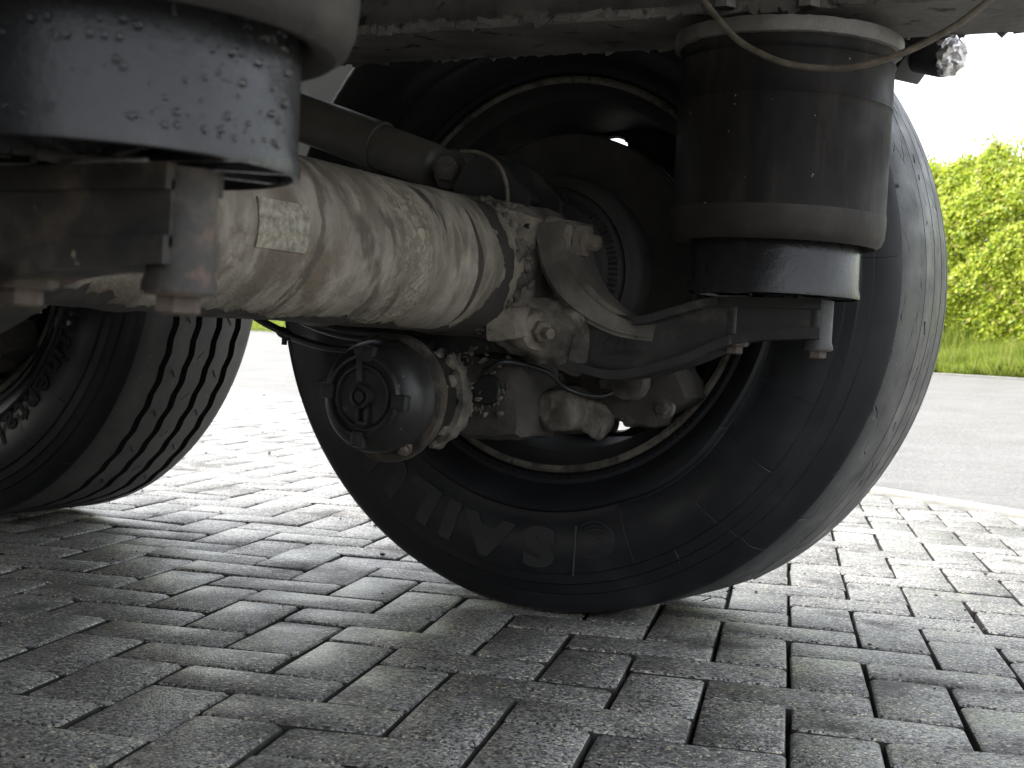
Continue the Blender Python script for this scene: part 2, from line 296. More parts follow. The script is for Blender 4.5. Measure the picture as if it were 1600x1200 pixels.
def rbox(bm, c, s, rot=(0, 0, 0), bev=.004, sub=0, amp=0, nscale=40, segs=2, taper=None):
    b2 = bmesh.new(); bmesh.ops.create_cube(b2, size=1)
    for v in b2.verts:
        v.co = Vector((v.co.x*s[0], v.co.y*s[1], v.co.z*s[2]))
        if taper and v.co.x > 0: v.co.z *= taper; v.co.y *= taper
    if bev: bmesh.ops.bevel(b2, geom=b2.edges[:], offset=bev, segments=segs, affect='EDGES', profile=.6)
    if sub: bmesh.ops.subdivide_edges(b2, edges=b2.edges[:], cuts=sub, use_grid_fill=True)
    if amp: rough(b2, b2.verts, amp, nscale, c[0]*31)
    R = (Matrix.Rotation(rot[2], 4, 'Z') @ Matrix.Rotation(rot[1], 4, 'Y') @ Matrix.Rotation(rot[0], 4, 'X'))
    b2.transform(Matrix.Translation(c) @ R)
    me = bpy.data.meshes.new('tmp'); b2.to_mesh(me); b2.free(); bm.from_mesh(me); bpy.data.meshes.remove(me)
def tube(bm, pts, r, seg=12, cap=True):
    pts = [Vector(p_) for p_ in pts]
    if len(pts) > 2:   # catmull-rom
        q = []
        P_ = [pts[0]*2-pts[1]] + pts + [pts[-1]*2-pts[-2]]
        for i in range(1, len(P_)-2):
            for t_ in np.linspace(0, 1, 8, endpoint=False):
                a, b, c, d = P_[i-1:i+3]
                q.append(.5*((2*b)+(c-a)*t_+(2*a-5*b+4*c-d)*t_*t_+(3*b-a-3*c+d)*t_**3))
        q.append(pts[-1]); pts = q
    up = Vector((.3, .5, .8)); rings = []
    for i, p_ in enumerate(pts):
        d = (pts[min(i+1, len(pts)-1)]-pts[max(i-1, 0)]).normalized(); x = d.cross(up).normalized(); y = d.cross(x)
        rr = r[i] if isinstance(r, (list, tuple)) else r
        rings.append([bm.verts.new(p_ + x*rr*math.cos(2*PI*k/seg) + y*rr*math.sin(2*PI*k/seg)) for k in range(seg)])
    for a, b in zip(rings, rings[1:]):
        for k in range(seg): bm.faces.new((a[k], a[(k+1) % seg], b[(k+1) % seg], b[k]))
    if cap: bm.faces.new(rings[0]); bm.faces.new(rings[-1])
def hexhead(bm, org, d, r, h_, seg=6):
    lathe(bm, [(.0005, h_), (r*.82, h_), (r, h_*.85), (r, 0), (.0005, 0)], org, d, seg)
def smooth_line(pts, n=6):
    P_ = [Vector(p_).to_3d() for p_ in pts]; P_ = [P_[0]*2-P_[1]] + P_ + [P_[-1]*2-P_[-2]]; q = []
    for i in range(1, len(P_)-2):
        for t_ in np.linspace(0, 1, n, endpoint=False):
            a, b, c, d = P_[i-1:i+3]; q.append(.5*((2*b)+(c-a)*t_+(2*a-5*b+4*c-d)*t_*t_+(3*b-a-3*c+d)*t_**3))
    q.append(P_[-2]); return q
def slab(bm, top, bot, y0, y1):
    """closed plate between two equally long x-z curves"""
    V = [[bm.verts.new((p_[0], y, p_[1])) for p_ in c_] for y in (y0, y1) for c_ in (top, bot)]
    t0, b0, t1, b1 = V; n = len(top)
    for i in range(n-1):
        bm.faces.new((t0[i], t0[i+1], b0[i+1], b0[i])); bm.faces.new((t1[i+1], t1[i], b1[i], b1[i+1]))
        bm.faces.new((t0[i+1], t0[i], t1[i], t1[i+1])); bm.faces.new((b0[i], b0[i+1], b1[i+1], b1[i]))
    for i in (0, n-1): bm.faces.new((t0[i], b0[i], b1[i], t1[i]))
def text_mesh(bm, s, size, ext, place, sx=1, bold=.0):
    """place: 4x4 matrix taking the text plane to the scene"""
    cu = bpy.data.curves.new('t', 'FONT'); cu.body = s; cu.size = size; cu.extrude = ext; cu.align_x = 'CENTER'; cu.align_y = 'CENTER'; cu.resolution_u = 3; cu.offset = bold
    o = bpy.data.objects.new('t', cu); COL.objects.link(o); bpy.context.view_layer.update()
    me = bpy.data.meshes.new_from_object(o.evaluated_get(bpy.context.evaluated_depsgraph_get()))
    bpy.data.objects.remove(o); bpy.data.curves.remove(cu)
    me.transform(place @ Matrix.Diagonal((sx, 1, 1, 1))); bm.from_mesh(me); bpy.data.meshes.remove(me)

# ------------------------------------------------------------------ setting
K0 = Vector((-.088, 2.681)); KA = Vector((-.866, .5)); KN = Vector((.5, .866))   # road edge line
def rd(s, w_): p_ = K0 + KA*s + KN*w_; return p_.x, p_.y
def kedge(s):       # the kerb bends slightly at the near end
    return -.045*max(0, -s)**1.3 if s < 0 else 0
def road_z(w_):
    t_ = min(max((w_-.3)/5.9, 0), 1); return .37*(t_**1.15)
# ground reaching the horizon
bm = bmesh.new()
for q in ((-600, -600), (600, -600), (600, 600), (-600, 600)): bm.verts.new((*q, -.06))
bm.faces.new(bm.verts); fin(bm, 'ground', M_EARTH, smooth=0, kind='structure')
# pavement bed with the pavers as its parts
bm = bmesh.new()
ss = np.linspace(-14, 40, 55); a_ = [bm.verts.new((*rd(s, kedge(s)), -.022)) for s in ss]; b_ = [bm.verts.new((*rd(s, -30), -.022)) for s in ss]
for i in range(54): bm.faces.new((a_[i], a_[i+1], b_[i+1], b_[i]))
pave = fin(bm, 'pavement', M_SAND, smooth=0, kind='structure')
O0 = Vector((.48337, -.31989)); UD = Vector((.95955, .28155)); VD = Vector((-.28155, .95955))
def paver_pts(L_, W_, ch=.010, bz=.0045, bw=.0045):
    def ring(l, w_, z, c): 
        return [(x, y, z) for x, y in ((-l+c, -w_), (l-c, -w_), (l, -w_+c), (l, w_-c), (l-c, w_), (-l+c, w_), (-l, w_-c), (-l, -w_+c))]
    v = ring(L_, W_, -.045, ch) + ring(L_, W_, -bz, ch) + ring(L_-bw*.3, W_-bw*.3, -bz*.5, ch) + ring(L_-bw, W_-bw, 0, ch)
    f_ = []
    for k in range(3):
        for i in range(8): f_.append((k*8+i, k*8+(i+1) % 8, (k+1)*8+(i+1) % 8, (k+1)*8+i))
    f_.append(tuple(range(24, 32))); return np.array(v), f_
variants = []
for k in range(6):
    v, f_ = paver_pts(.0985-random.random()*.0016, .0485-random.random()*.0016, ch=.004+.004*random.random(), bw=.003+.0015*random.random(), bz=.005)
    v[:, 2] += 0
    me = bpy.data.meshes.new('paver'); me.from_pydata(v.tolist(), [], f_); me.materials.append(M_PAVER); me.materials.append(M_SAND)
    me.polygons.foreach_set('material_index', [1]*8+[1]*8+[0]*9)
    me.polygons.foreach_set('use_smooth', [True]*len(me.polygons)); me.set_sharp_from_angle(angle=math.radians(50)); variants.append((v, f_, me))
def cell(j, i): return O0 + UD*(.1*j) + VD*(.1*i)
bricks = []
for j in range(-110, 70):
    for i in range(-60, 75):
        m4 = (i+j) % 4
        if m4 == 0: c_ = cell(j, i+.5); hor = True          # lies along u, centred on line j
        elif m4 == 1: c_ = cell(j+.5, i+1); hor = False
        else: continue
        d_ = c_-K0; s_ = d_.dot(KA); w_ = d_.dot(KN)
        if w_ > kedge(s_)-.115 or c_.x < -9 or c_.x > 5 or c_.y < -5: continue
        bricks.append((c_, hor))
Rv, Dv, Fv = (Vector(x) for x in Rr)
def proj(p_):
    d_ = p_-CAM; z = d_.dot(Fv)
    return (800+2195.7*d_.dot(Rv)/z, 600+2195.7*d_.dot(Dv)/z, z) if z > .05 else (9e9, 9e9, 9e9)
def hidden(x, y):   # behind the tyres
    return False
vis = []
for idx, (c_, hor) in enumerate(bricks):
    x, y, z = proj(Vector((c_.x, c_.y, 0)))
    if -60 < x < 1660 and 0 < y < 1260: vis.append((z, idx))
vis.sort(); near = {i for _, i in vis[:300]}
BV, BF, nb = [], [], 0
ang = math.atan2(UD.y, UD.x)
for idx, (c_, hor) in enumerate(bricks):
    v, f_, me = random.choice(variants)
    rz = ang + (0 if hor else PI/2) + random.gauss(0, .006) + (PI if random.random() < .5 else 0)
    big = noise.noise(Vector((c_.x*1.7, c_.y*1.7, 3)))*.0025
    loc = Vector((c_.x+random.gauss(0, .0006), c_.y+random.gauss(0, .0006), -.002 + big + random.gauss(0, .0007)))
    tx, ty = random.gauss(0, .006), random.gauss(0, .009)
    R = Matrix.Translation(loc) @ Matrix.Rotation(rz, 4, 'Z') @ Matrix.Rotation(ty, 4, 'Y') @ Matrix.Rotation(tx, 4, 'X')
    if idx in near:
        o = bpy.data.objects.new('paver', me); COL.objects.link(o); o.parent = pave; o.matrix_local = R
    else:
        A = np.array(R); BV.append(v @ A[:3, :3].T + A[:3, 3]); BF += [tuple(q+nb for q in f) for f in f_]; nb += len(v)
me = bpy.data.meshes.new('paver_field'); me.from_pydata(np.concatenate(BV).tolist(), [], BF); me.materials.append(M_PAVER); me.materials.append(M_SAND)
me.polygons.foreach_set('material_index', ([1]*16+[0]*9)*(len(BF)//25))
me.polygons.foreach_set('use_smooth', [True]*len(me.polygons)); me.set_sharp_from_angle(angle=math.radians(50))
link('paver_field', me, pave, None, kind='stuff')
# kerb: flush concrete edging stones
bm = bmesh.new(); kerb = link('kerb', bpy.data.meshes.new('kerb'), None, M_KERB, kind='structure')
s_ = -12
while s_ < 34:
    p0 = Vector(rd(s_, kedge(s_)-.044)); p1 = Vector(rd(s_+.99, kedge(s_+.99)-.044)); d_ = p1-p0
    if -1.5 < s_ < 8:
        b2 = bmesh.new(); rbox(b2, (0, 0, 0), (.985, .072, .09), bev=.006, segs=1); o = fin(b2, 'kerb_stone', M_KERB, kerb)
        o.location = (*((p0+p1)/2), -.037); o.rotation_euler.z = math.atan2(d_.y, d_.x)
    else: rbox(bm, (*((p0+p1)/2), -.037), (.985, .072, .09), rot=(0, 0, math.atan2(d_.y, d_.x)), bev=0)
    s_ += 1
bm.to_mesh(kerb.data); bm.free()
# road: rises gently to the verge
bm = bmesh.new(); rows = []
ss = np.concatenate([np.linspace(-30, -6, 7), np.linspace(-5, 30, 71), np.linspace(35, 120, 12)]); ws = np.linspace(0, 6.35, 20)
for s in ss:
    rows.append([bm.verts.new((*rd(s, (kedge(s)-.006 if k == 0 else w_)), -.004+road_z(w_))) for k, w_ in enumerate(ws)])
for a, b in zip(rows, rows[1:]):
    for k in range(len(ws)-1): bm.faces.new((a[k], a[k+1], b[k+1], b[k]))
fin(bm, 'road', M_ASPH, smooth=60, kind='structure')
# pale edge line of the road
bm = bmesh.new(); rows = [[bm.verts.new((*rd(s, w_), -.004+road_z(w_)+.004)) for w_ in (6.14, 6.24)] for s in ss]
for a, b in zip(rows, rows[1:]): bm.faces.new((a[0], a[1], b[1], b[0]))
fin(bm, 'road_edge_line', M_KERB, smooth=0, kind='structure')
# verge
bm = bmesh.new(); rows = []
for s in ss:
    rows.append([bm.verts.new((*rd(s, w_), z+.03*noise.noise(Vector((s*.9, w_*2, 0))))) for w_, z in ((6.33, .34), (6.6, .40), (7.4, .46), (9.5, .5), (30, .3), (60, -.1))])
for a, b in zip(rows, rows[1:]):
    for k in range(5): bm.faces.new((a[k], a[k+1], b[k+1], b[k]))
fin(bm, 'verge', M_EARTH, smooth=60, kind='structure')
def leaves(name, C, D, U, Wd, Hd, mt, parent=None, kind='stuff', tip=True):
    """diamond leaves: centre C, width dir D, length dir U"""
    n = len(C); P_ = np.stack([C-U*Hd[:, None], C+D*Wd[:, None]-U*Hd[:, None]*.1, C+U*Hd[:, None], C-D*Wd[:, None]-U*Hd[:, None]*.1], 1).reshape(-1, 3)
    me = bpy.data.meshes.new(name); me.vertices.add(n*4); me.vertices.foreach_set('co', P_.ravel())
    me.loops.add(n*4); me.loops.foreach_set('vertex_index', np.arange(n*4)); me.polygons.add(n)
    me.polygons.foreach_set('loop_start', np.arange(n)*4); me.update(calc_edges=True); me.validate()
    return link(name, me, parent, mt, kind=kind)
def unit(a): return a/np.linalg.norm(a, axis=1)[:, None]
def s_samples(n): return np.where(rng.random(n) < .62, rng.uniform(3.2, 9.5, n), rng.uniform(-8, 46, n))
rt0 = np.random.default_rng(5).random(513)
def vn0(q): return np.interp(q % 512, np.arange(513), rt0)
# grass
n = 90000; s = s_samples(n); ww = 6.33+.12*vn0(s*4.1)+1.3*rng.random(n)**1.3
base = np.stack([K0.x+KA.x*s+KN.x*ww, K0.y+KA.y*s+KN.y*ww, .37+.06*np.clip(ww-6.36, 0, 1)], 1)
H = rng.uniform(.02, .085, n)*(1+1.6*np.clip(ww-6.5, 0, 1))*(.5+1.3*vn0(s*2.3+ww*3)); U = unit(np.stack([rng.normal(0, .35, n), rng.normal(0, .35, n), np.ones(n)], 1))
D = unit(np.cross(U, unit(rng.normal(0, 1, (n, 3)))))
leaves('grass', base+U*H[:, None], D, U, np.full(n, .004)+rng.random(n)*.004, H, M_GRASS)
# hedge
hedge = link('hedge', None, None, None, label='bright green leafy hedge along the far side of the road'); hedge['category'] = 'hedge'; hedge.location = (*rd(7, 7.6), .4)
n = 420000; s = s_samples(n)
def vn(s_, f): return np.interp(s_*f % 512, np.arange(513), rng_tab)
rng_tab = np.random.default_rng(3).random(513)
top = 2.05+.16*(vn(s, 1.3)-.5)+.24*(vn(s+40, 3.9)-.5)+.22*(vn(s+90, 9)-.5)+.35*np.exp(-((s-4.2)/.5)**2)
t = rng.random(n); z = .42+(top-.0)*(1-(1-t)**1.05)
front = rng.random(n) < .8
dep = np.where(front, rng.exponential(.10, n), rng.uniform(0, 1.2, n))
bul = .18*(vn(s*4+z*6+77, 1.7)-.5)*vn(s*3-z*5, 2)+.22*np.sin(np.clip((z-.42)/top, 0, 1)*PI)+.10*(vn(s*1.0+z*1.7+10, 2.1)-.5)+.12*(vn(s*2.3-z*3.1+200, 2.3)-.5)
ww = 7.55-bul+np.clip(dep, 0, 1.3)+.3*np.clip((z-.42)/top-.75, 0, 1)
C = np.stack([K0.x+KA.x*s+KN.x*ww, K0.y+KA.y*s+KN.y*ww, z], 1)
C += rng.normal(0, .015, (n, 3))
Nn = unit(np.stack([-KN.x+rng.normal(0, .7, n), -KN.y+rng.normal(0, .7, n), .7+rng.normal(0, .6, n)], 1))
D = unit(np.cross(Nn, rng.normal(0, 1, (n, 3)))); U = np.cross(Nn, D)
sz = rng.uniform(.010, .028, n)
fol = leaves('foliage', C, D, U, sz*.62, sz, M_LEAF, None); fol.parent = hedge; fol.matrix_parent_inverse = Matrix.Translation(hedge.location).inverted()
# shoots sticking out of the top
bm = bmesh.new(); CC = []
for k in range(120):
    s0 = random.uniform(3.4, 9) if k < 60 else random.uniform(-6, 40); x, y = rd(s0, 7.6+random.random()*.4); hh = random.uniform(.1, .42)
    z0 = 2.35; lean = Vector((random.gauss(0, .06), random.gauss(0, .06), hh))
    tube(bm, [(x, y, z0-.3), Vector((x, y, z0))+lean*.5, Vector((x, y, z0))+lean], .004, 5)
    for q in range(int(hh*90)): CC.append(Vector((x, y, z0))+lean*random.random()*1.02+Vector([random.gauss(0, .035) for _ in range(3)]))
for k in range(240):
    s0 = random.uniform(-6, 40); x, y = rd(s0, 7.9+random.random()*.5); tube(bm, [(x, y, .4), (x+random.gauss(0, .1), y+random.gauss(0, .1), 1.3), (x+random.gauss(0, .2), y+random.gauss(0, .2), 2.2)], .012, 5)
tw = fin(bm, 'branch', M_TWIG, hedge, kind='stuff'); tw.matrix_parent_inverse = Matrix.Translation(hedge.location).inverted()
CC = np.array(CC); n = len(CC); Nn = unit(rng.normal(0, 1, (n, 3))); D = unit(np.cross(Nn, rng.normal(0, 1, (n, 3)))); U = np.cross(Nn, D); sz = rng.uniform(.015, .03, n)
f2 = leaves('shoot', CC, D, U, sz*.6, sz, M_LEAF, hedge); f2.matrix_parent_inverse = Matrix.Translation(hedge.location).inverted()
# grit lying on the pavers
bm = bmesh.new()
for k in range(260):
    x, y = random.uniform(-2.5, 1.6), random.uniform(-1, 3)
    if (Vector((x, y))-K0).dot(KN) > -.2: continue
    r = random.choice([.0015, .002, .002, .003, .0045]); m2 = Matrix.Translation((x, y, r*.4)) @ Matrix.Rotation(random.random()*6, 4, 'Z') @ Matrix.Diagonal((1.3, 1, .7, 1))
    bmesh.ops.create_icosphere(bm, subdivisions=1, radius=r, matrix=m2)
fin(bm, 'grit', mat('dark_grit', [(.3, (.04, .04, .038)), (.7, (.16, .15, .13))], .9, scale=200), smooth=0, kind='stuff')

# ------------------------------------------------------------------ trailer
HZ = .508
trailer = link('semi_trailer', None); trailer.location = (0, -.8, 0)
trailer['label'] = 'underside of a parked trailer with worn tyres, muddy axle tube and black air springs'; trailer['category'] = 'trailer'
INV = Matrix.Translation(trailer.location).inverted()
def part(o, dx=0, mir=False, parent=None):
    """give a finished mesh its place under the trailer"""
    if parent is not None: return o
    o.parent = trailer; o.location = Vector((dx, -1.6 if mir else 0, 0))-trailer.location
    if mir: o.scale.y = -1
    return o
def copy_tree(o, dx, mir):
    c = o.copy(); COL.objects.link(c); part(c, dx, mir)
    for ch in o.children:
        d = ch.copy(); COL.objects.link(d); d.parent = c
    return c

# ---- wheels
def ledge_r(a):      # radius of the moulded step on the sidewall
    d_ = math.degrees(a) % 360
    def ss_(x): x = min(max(x, 0), 1); return x*x*(3-2*x)
    k = 0
    for c_ in (231, 51): 
        dd = abs((d_-c_+180) % 360-180); k = max(k, ss_((20-dd)/17))
    return .356+.006*k
def tyre(name, seg, gw, gd, zig, gys, tread_mt, parent):
    half = [(.286, .020, 0), (.293, .006, 0), (.300, .004, 0), (.303, -.004, 0), (.309, -.008, 0), (.315, -.007, 0), (.319, -.012, 0), (.328, -.026, 0),
            (.340, -.0370, 0), (.348, -.0395, 6), (.3530, -.0375, 7), (.3560, -.0330, 8), (.3585, -.0325, 9), (.372, -.0375, 0), (.392, -.0415, 0), (.412, -.0430, 0), (.430, -.0415, 0), (.446, -.038, 0), (.4475, -.0335, 0), (.462, -.031, 0),
            (.464, -.0265, 0), (.478, -.0225, 0), (.4795, -.0185, 0), (.495, -.0145, 0), (.505, -.0085, 0), (.5115, -.001, 0), (.5155, .008, 0), (.519, .020, 0), (.5215, .034, 0)]
    prof = [(r, y, t_) for r, y, t_ in half]
    ty = {}
    for g_ in gys:
        rr = .5235+.0065*math.cos((g_-.15)/.13*PI/2)
        for dy, dr, tg in ((-gw, 0, 1), (-gw*.7, -gd, 1), (gw*.7, -gd, 1), (gw, 0, 1)): prof.append((rr+dr, g_+dy, tg))
        m_ = g_+(gys[1]-gys[0])/2
        if g_ != gys[-1]: prof.append((.5235+.0065*math.cos((m_-.15)/.13*PI/2), m_, 0))
    prof += [(r, .3-y, 0) for r, y, _ in reversed(half)]
    mats = []
    for k in range(len(prof)-1):
        r0, y0, t0 = prof[k]; r1, y1, t1 = prof[k+1]; ym = (y0+y1)/2
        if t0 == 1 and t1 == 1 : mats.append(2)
        elif .003 < ym < .297 and (r0+r1)/2 > .49: mats.append(1)
        else: mats.append(0)
    def wob(k, a, r, y):
        t_ = prof[k][2]
        if t_ == 1 and k > 20 and zig: y += zig*(2*abs(((a*zig_n/(2*PI)) % 1)-.5)-.5)*2
        if t_ in (6, 7, 8, 9):
            dr = ledge_r(a)-.356; r += dr; y -= (.0055 if t_ < 8 else .0085)*dr/.058
        if k == 13: r += max(0, ledge_r(a)+.006-.372)
        if k == 14: r += max(0, ledge_r(a)+.009-.392)
        if k == 15: r += max(0, ledge_r(a)+.012-.412)
        return r, y
    zig_n = 60
    bm = bmesh.new(); lathe(bm, [(r, y) for r, y, _ in prof], (0, 0, HZ), (0, 1, 0), seg, mats, wob=wob)
    for v in bm.verts:
        if v.co.z < HZ: q_ = max(0, min(1, ((HZ-v.co.z)/.53-.80)/.18)); q_ = q_*q_*(3-2*q_); r_ = math.hypot(v.co.x, v.co.z-HZ); k_ = 1-q_*max(0, r_-.5095)/r_; v.co.x *= k_; v.co.z = HZ+(v.co.z-HZ)*k_
        if v.co.z < .03:
            k = (.03-v.co.z)/.03
            v.co.y += (-1 if v.co.y < .15 else 1)*.006*max(0, min(k, 1))
        if v.co.z < .0015: v.co.z = .0015
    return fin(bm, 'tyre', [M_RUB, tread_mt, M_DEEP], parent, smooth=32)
# lathe direction (0,1,0): its frame's x/y axes, so that sidewall angles can be read back
def lathe_angle_check():
    R = frame((0, 1, 0)); return R
def rim_mesh():
    bm = bmesh.new()
    prof = [(.283, .028), (.2945, .016), (.2985, .006), (.2985, -.001), (.294, -.0045), (.288, -.002), (.285, .006), (.279, .018), (.268, .024), (.264, .05), (.262, .12), (.258, .19), (.250, .218)]
    mats = [1, 1, 1, 1, 1, 0, 0, 0, 0, 0, 0, 0]
    lathe(bm, prof, (0, 0, HZ), (0, 1, 0), 96, mats)
    # outer barrel to far flange
    lathe(bm, [(.285, .026), (.272, .035), (.268, .06), (.266, .19), (.262, .26), (.280, .285), (.2985, .295), (.2985, .303), (.290, .303), (.275, .285), (.256, .262), (.255, .20)], (0, 0, HZ), (0, 1, 0), 96)
    # disc with ten hand holes: grid of quads minus openings
    R0, R1, y0, th = .10, .2505, .218, .012; NS = 120; rr = [R0, .14, .17, .195]+list(np.linspace(.203, .245, 8))+[R1]
    def pt(r, a, y): return bm.verts.new((r*math.cos(a), y, HZ+r*math.sin(a)))
    holes = [math.radians(95.0+36*k) for k in range(10)]
    def inside(r, a):
        for h_ in holes:
            da = (a-h_+PI) % (2*PI)-PI
            if ((da*.227)/.029)**2+((r-.227)/.0195)**2 < 1: return True
        return False
    for y in (y0, y0+th):
        G = [[pt(r, 2*PI*i/NS, y+(.03 if r < .17 else 0)) for i in range(NS)] for r in rr]
        for k in range(len(rr)-1):
            for i in range(NS):
                if inside((rr[k]+rr[k+1])/2, 2*PI*(i+.5)/NS): continue
                bm.faces.new((G[k][i], G[k][(i+1) % NS], G[k+1][(i+1) % NS], G[k+1][i]))
    for h_ in holes:     # smooth rolled edge of each hand hole
        pts = []
        for q in range(29):
            u = 2*PI*q/28; r = .227+.0205*math.sin(u); a = h_+.030*math.cos(u)/.227; pts.append((r*math.cos(a), y0+th/2, HZ+r*math.sin(a)))
        tube(bm, pts[::2], .0065, 6, cap=False)
    return fin(bm, 'wheel', [M_RIM, M_LIP], smooth=40)
def make_wheel(style):
    wh = rim_mesh(); part(wh)
    if style == 'worn': tyre('tyre', 240, .0016, .004, 0, (.075, .125, .175, .225), M_TREAD, wh)
    else: tyre('tyre', 480, .0088, .013, .0026, (.062, .121, .179, .238), M_TREAD2, wh)
    return wh
def side_letters(par, s, r, a0, step, size, sx, let_mat, y=-.0428, bold=0, ext=.0012):
    for k, ch in enumerate(s):
        a = math.radians(a0-step[k] if isinstance(step, (list, tuple)) else a0-step*k)
        x_ = Vector((math.sin(a), 0, -math.cos(a))); y_ = Vector((math.cos(a), 0, math.sin(a))); z_ = x_.cross(y_)
        P_ = Matrix.Identity(4)
        for i in range(3): P_[i][0] = x_[i]; P_[i][1] = y_[i]; P_[i][2] = z_[i]
        P_ = Matrix.Translation((r*math.cos(a), y, HZ+r*math.sin(a))) @ P_
        b2 = bmesh.new(); text_mesh(b2, ch, size, ext, P_, sx, bold); fin(b2, 'letter', let_mat, par, smooth=30)
wheel = make_wheel('worn'); wheel['label'] = 'wheel in the middle with a smooth worn tyre'
side_letters(wheel, 'SAILUN', .404, -88, [0, 12.5, 22, 30, 41.5, 54], .078, 1.45, M_LETTER, bold=.004, ext=.0006); bm = bmesh.new()
for q in range(5):    # swirl emblem before the lettering
    a_c = math.radians(-75); cx, cz = .400*math.cos(a_c), HZ+.400*math.sin(a_c); r = .026-.0045*q
    tube(bm, [(cx+.002*q+r*math.cos(u)*1.2, -.0415, cz-.001*q+r*math.sin(u)) for u in np.linspace(-1.9+.2*q, 2.4, 9)], .0016, 6)
tube(bm, [(.400*math.cos(math.radians(-79.5))-.0+0*t_, -.042, HZ+(.375+.075*t_)*math.sin(math.radians(-80))) for t_ in (0, .5, 1)], .0018, 6)
fin(bm, 'emblem', M_LETTER, wheel, smooth=30)
bm = bmesh.new()
for k in range(150):     # fine ribs in the rim-protector ring
    a = 2*PI*k/150; rbox(bm, (.3065*math.cos(a), -.0068, HZ+.3065*math.sin(a)), (.0045, .0016, .0012), rot=(0, -a, 0), bev=0)
for a0 in (20, 75, 118, 165, 205, 250, 292, 338):      # radial vent lines
    a = math.radians(a0); tube(bm, [(r_*math.cos(a+.02*(r_-.36)), y_-.0002, HZ+r_*math.sin(a)) for r_, y_ in ((.362, -.0355), (.38, -.039), (.40, -.0424), (.425, -.0424), (.444, -.039))], .0009, 5)
fin(bm, 'moulded_rib', M_LETTER, wheel, smooth=30, kind='stuff')
bm = bmesh.new()      # short cuts and sipes worn into the tread edge
for k in range(90):
    a = 2*PI*k/90+random.gauss(0, .02); y = random.choice([.095, .1, .145, .15, .20]); L_ = random.uniform(.010, .03)
    c_ = Vector((.5285*math.cos(a), y, HZ+.5285*math.sin(a)))
    if y < .06: c_ = Vector((.523*math.cos(a), y, HZ+.523*math.sin(a)))
    if c_.z < .02: continue
    rbox(bm, c_, (.0016, .0007, L_), rot=(random.choice([-.6, -.45, .5]), -a, 0), bev=0)
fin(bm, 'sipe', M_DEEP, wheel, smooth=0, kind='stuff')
wheel2 = make_wheel('zigzag'); wheel2.location.x += -1.31; wheel2['label'] = 'wheel at the left edge with a deep zigzag grooved tyre'
side_letters(wheel2, 'Continental', .384, -6, [0, 6.2, 12.2, 17.2, 21, 25, 31, 37, 42, 47.5, 52], .066, 1.0, M_DEEP, bold=.0012)
bm = bmesh.new()
for k in range(34):
    a = 2*PI*k/34+random.gauss(0, .02); 
    for y, sg in ((.092, 1), (.150, -1), (.208, 1)):
        aa = a+(.07 if sg < 0 else 0); c_ = Vector((.5297*math.cos(aa), y, HZ+.5297*math.sin(aa)))
        if c_.z > .02: rbox(bm, c_, (.0018, .0009, .020), rot=(.75*sg, -aa, 0), bev=0)
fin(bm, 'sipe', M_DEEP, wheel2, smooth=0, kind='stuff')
copy_w = [(wheel, 0, True), (wheel2, -1.31, True)]

# ---- brake disc, hub
def make_hub():
    bm = bmesh.new()
    lathe(bm, [(.10, .02), (.105, .015), (.212, .015), (.215, .018), (.215, .028), (.19, .030), (.19, .042), (.215, .044), (.215, .056), (.212, .059), (.155, .059), (.145, .10), (.14, .21), (.10, .25), (.001, .25)], (0, 0, HZ), (0, 1, 0), 72)
    hub = part(fin(bm, 'brake_disc', M_SEAL))
    bm = bmesh.new()
    lathe(bm, [(.075, -.13), (.088, -.128), (.092, -.09), (.098, -.06), (.142, -.03), (.146, -.02), (.146, .012), (.10, .015)], (0, 0, HZ), (0, 1, 0), 72)
    lathe(bm, [(.120, -.036), (.128, -.044), (.134, -.038), (.132, -.028)], (0, 0, HZ), (0, 1, 0), 72)
    fin(bm, 'hub_cover', M_SEAL, hub)
    bm = bmesh.new()
    for k in range(90):
        a = 2*PI*k/90; rbox(bm, (.112*math.cos(a), -.052, HZ+.112*math.sin(a)), (.014, .006, .0035), rot=(0, -a, 0), bev=0)
    fin(bm, 'tone_ring', M_SEAL, hub, smooth=0)
    return hub
hub = make_hub()

# ---- axle
def axle():
    bm = bmesh.new(); ys = [-.285, -.29]+list(np.linspace(-.30, -1.28, 90))+[-1.295, -1.30]
    prof = [(.070, -.05), (.072, -.10), (.074, -.20), (.078, -.275)]
    prof += [(.090+(-.004 if i in (0,) else 0), y) for i, y in enumerate(ys)]
    prof += [(.078, -1.315), (.072, -1.50), (.070, -1.55)]
    lathe(bm, [(r, y) for r, y in prof], (0, 0, .499), (0, 1, 0), 96)
    for v in bm.verts:
        if -1.29 < v.co.y < -.29:
            d_ = Vector((v.co.x, 0, v.co.z-.499)).normalized()
            v.co += d_*(.0012*noise.noise(v.co*14)+.0007*noise.noise(v.co*60))
            if d_.z < -.93: v.co += d_*(.004*max(0, noise.noise(Vector((v.co.x*6, v.co.y*22, 5)))))
    ax = part(fin(bm, 'axle_beam', M_AXLE, smooth=40))
    return ax
ax = axle()
def on_axle(y, deg, r): a = math.radians(deg); return Vector((r*math.cos(a), y, .499+r*math.sin(a)))
bm = bmesh.new(); rows = [[bm.verts.new(on_axle(y, d_, .0925)) for d_ in np.linspace(-14, 16, 9)] for y in np.linspace(-.845, -.765, 7)]
for a, b in zip(rows, rows[1:]):
    for i in range(8): bm.faces.new((a[i], a[i+1], b[i+1], b[i]))
ext = bmesh.ops.extrude_face_region(bm, geom=bm.faces[:]); bmesh.ops.translate(bm, verts=[v for v in ext['geom'] if isinstance(v, bmesh.types.BMVert)], vec=(-.0025, 0, 0))
fin(bm, 'type_plate', M_LABEL, ax)
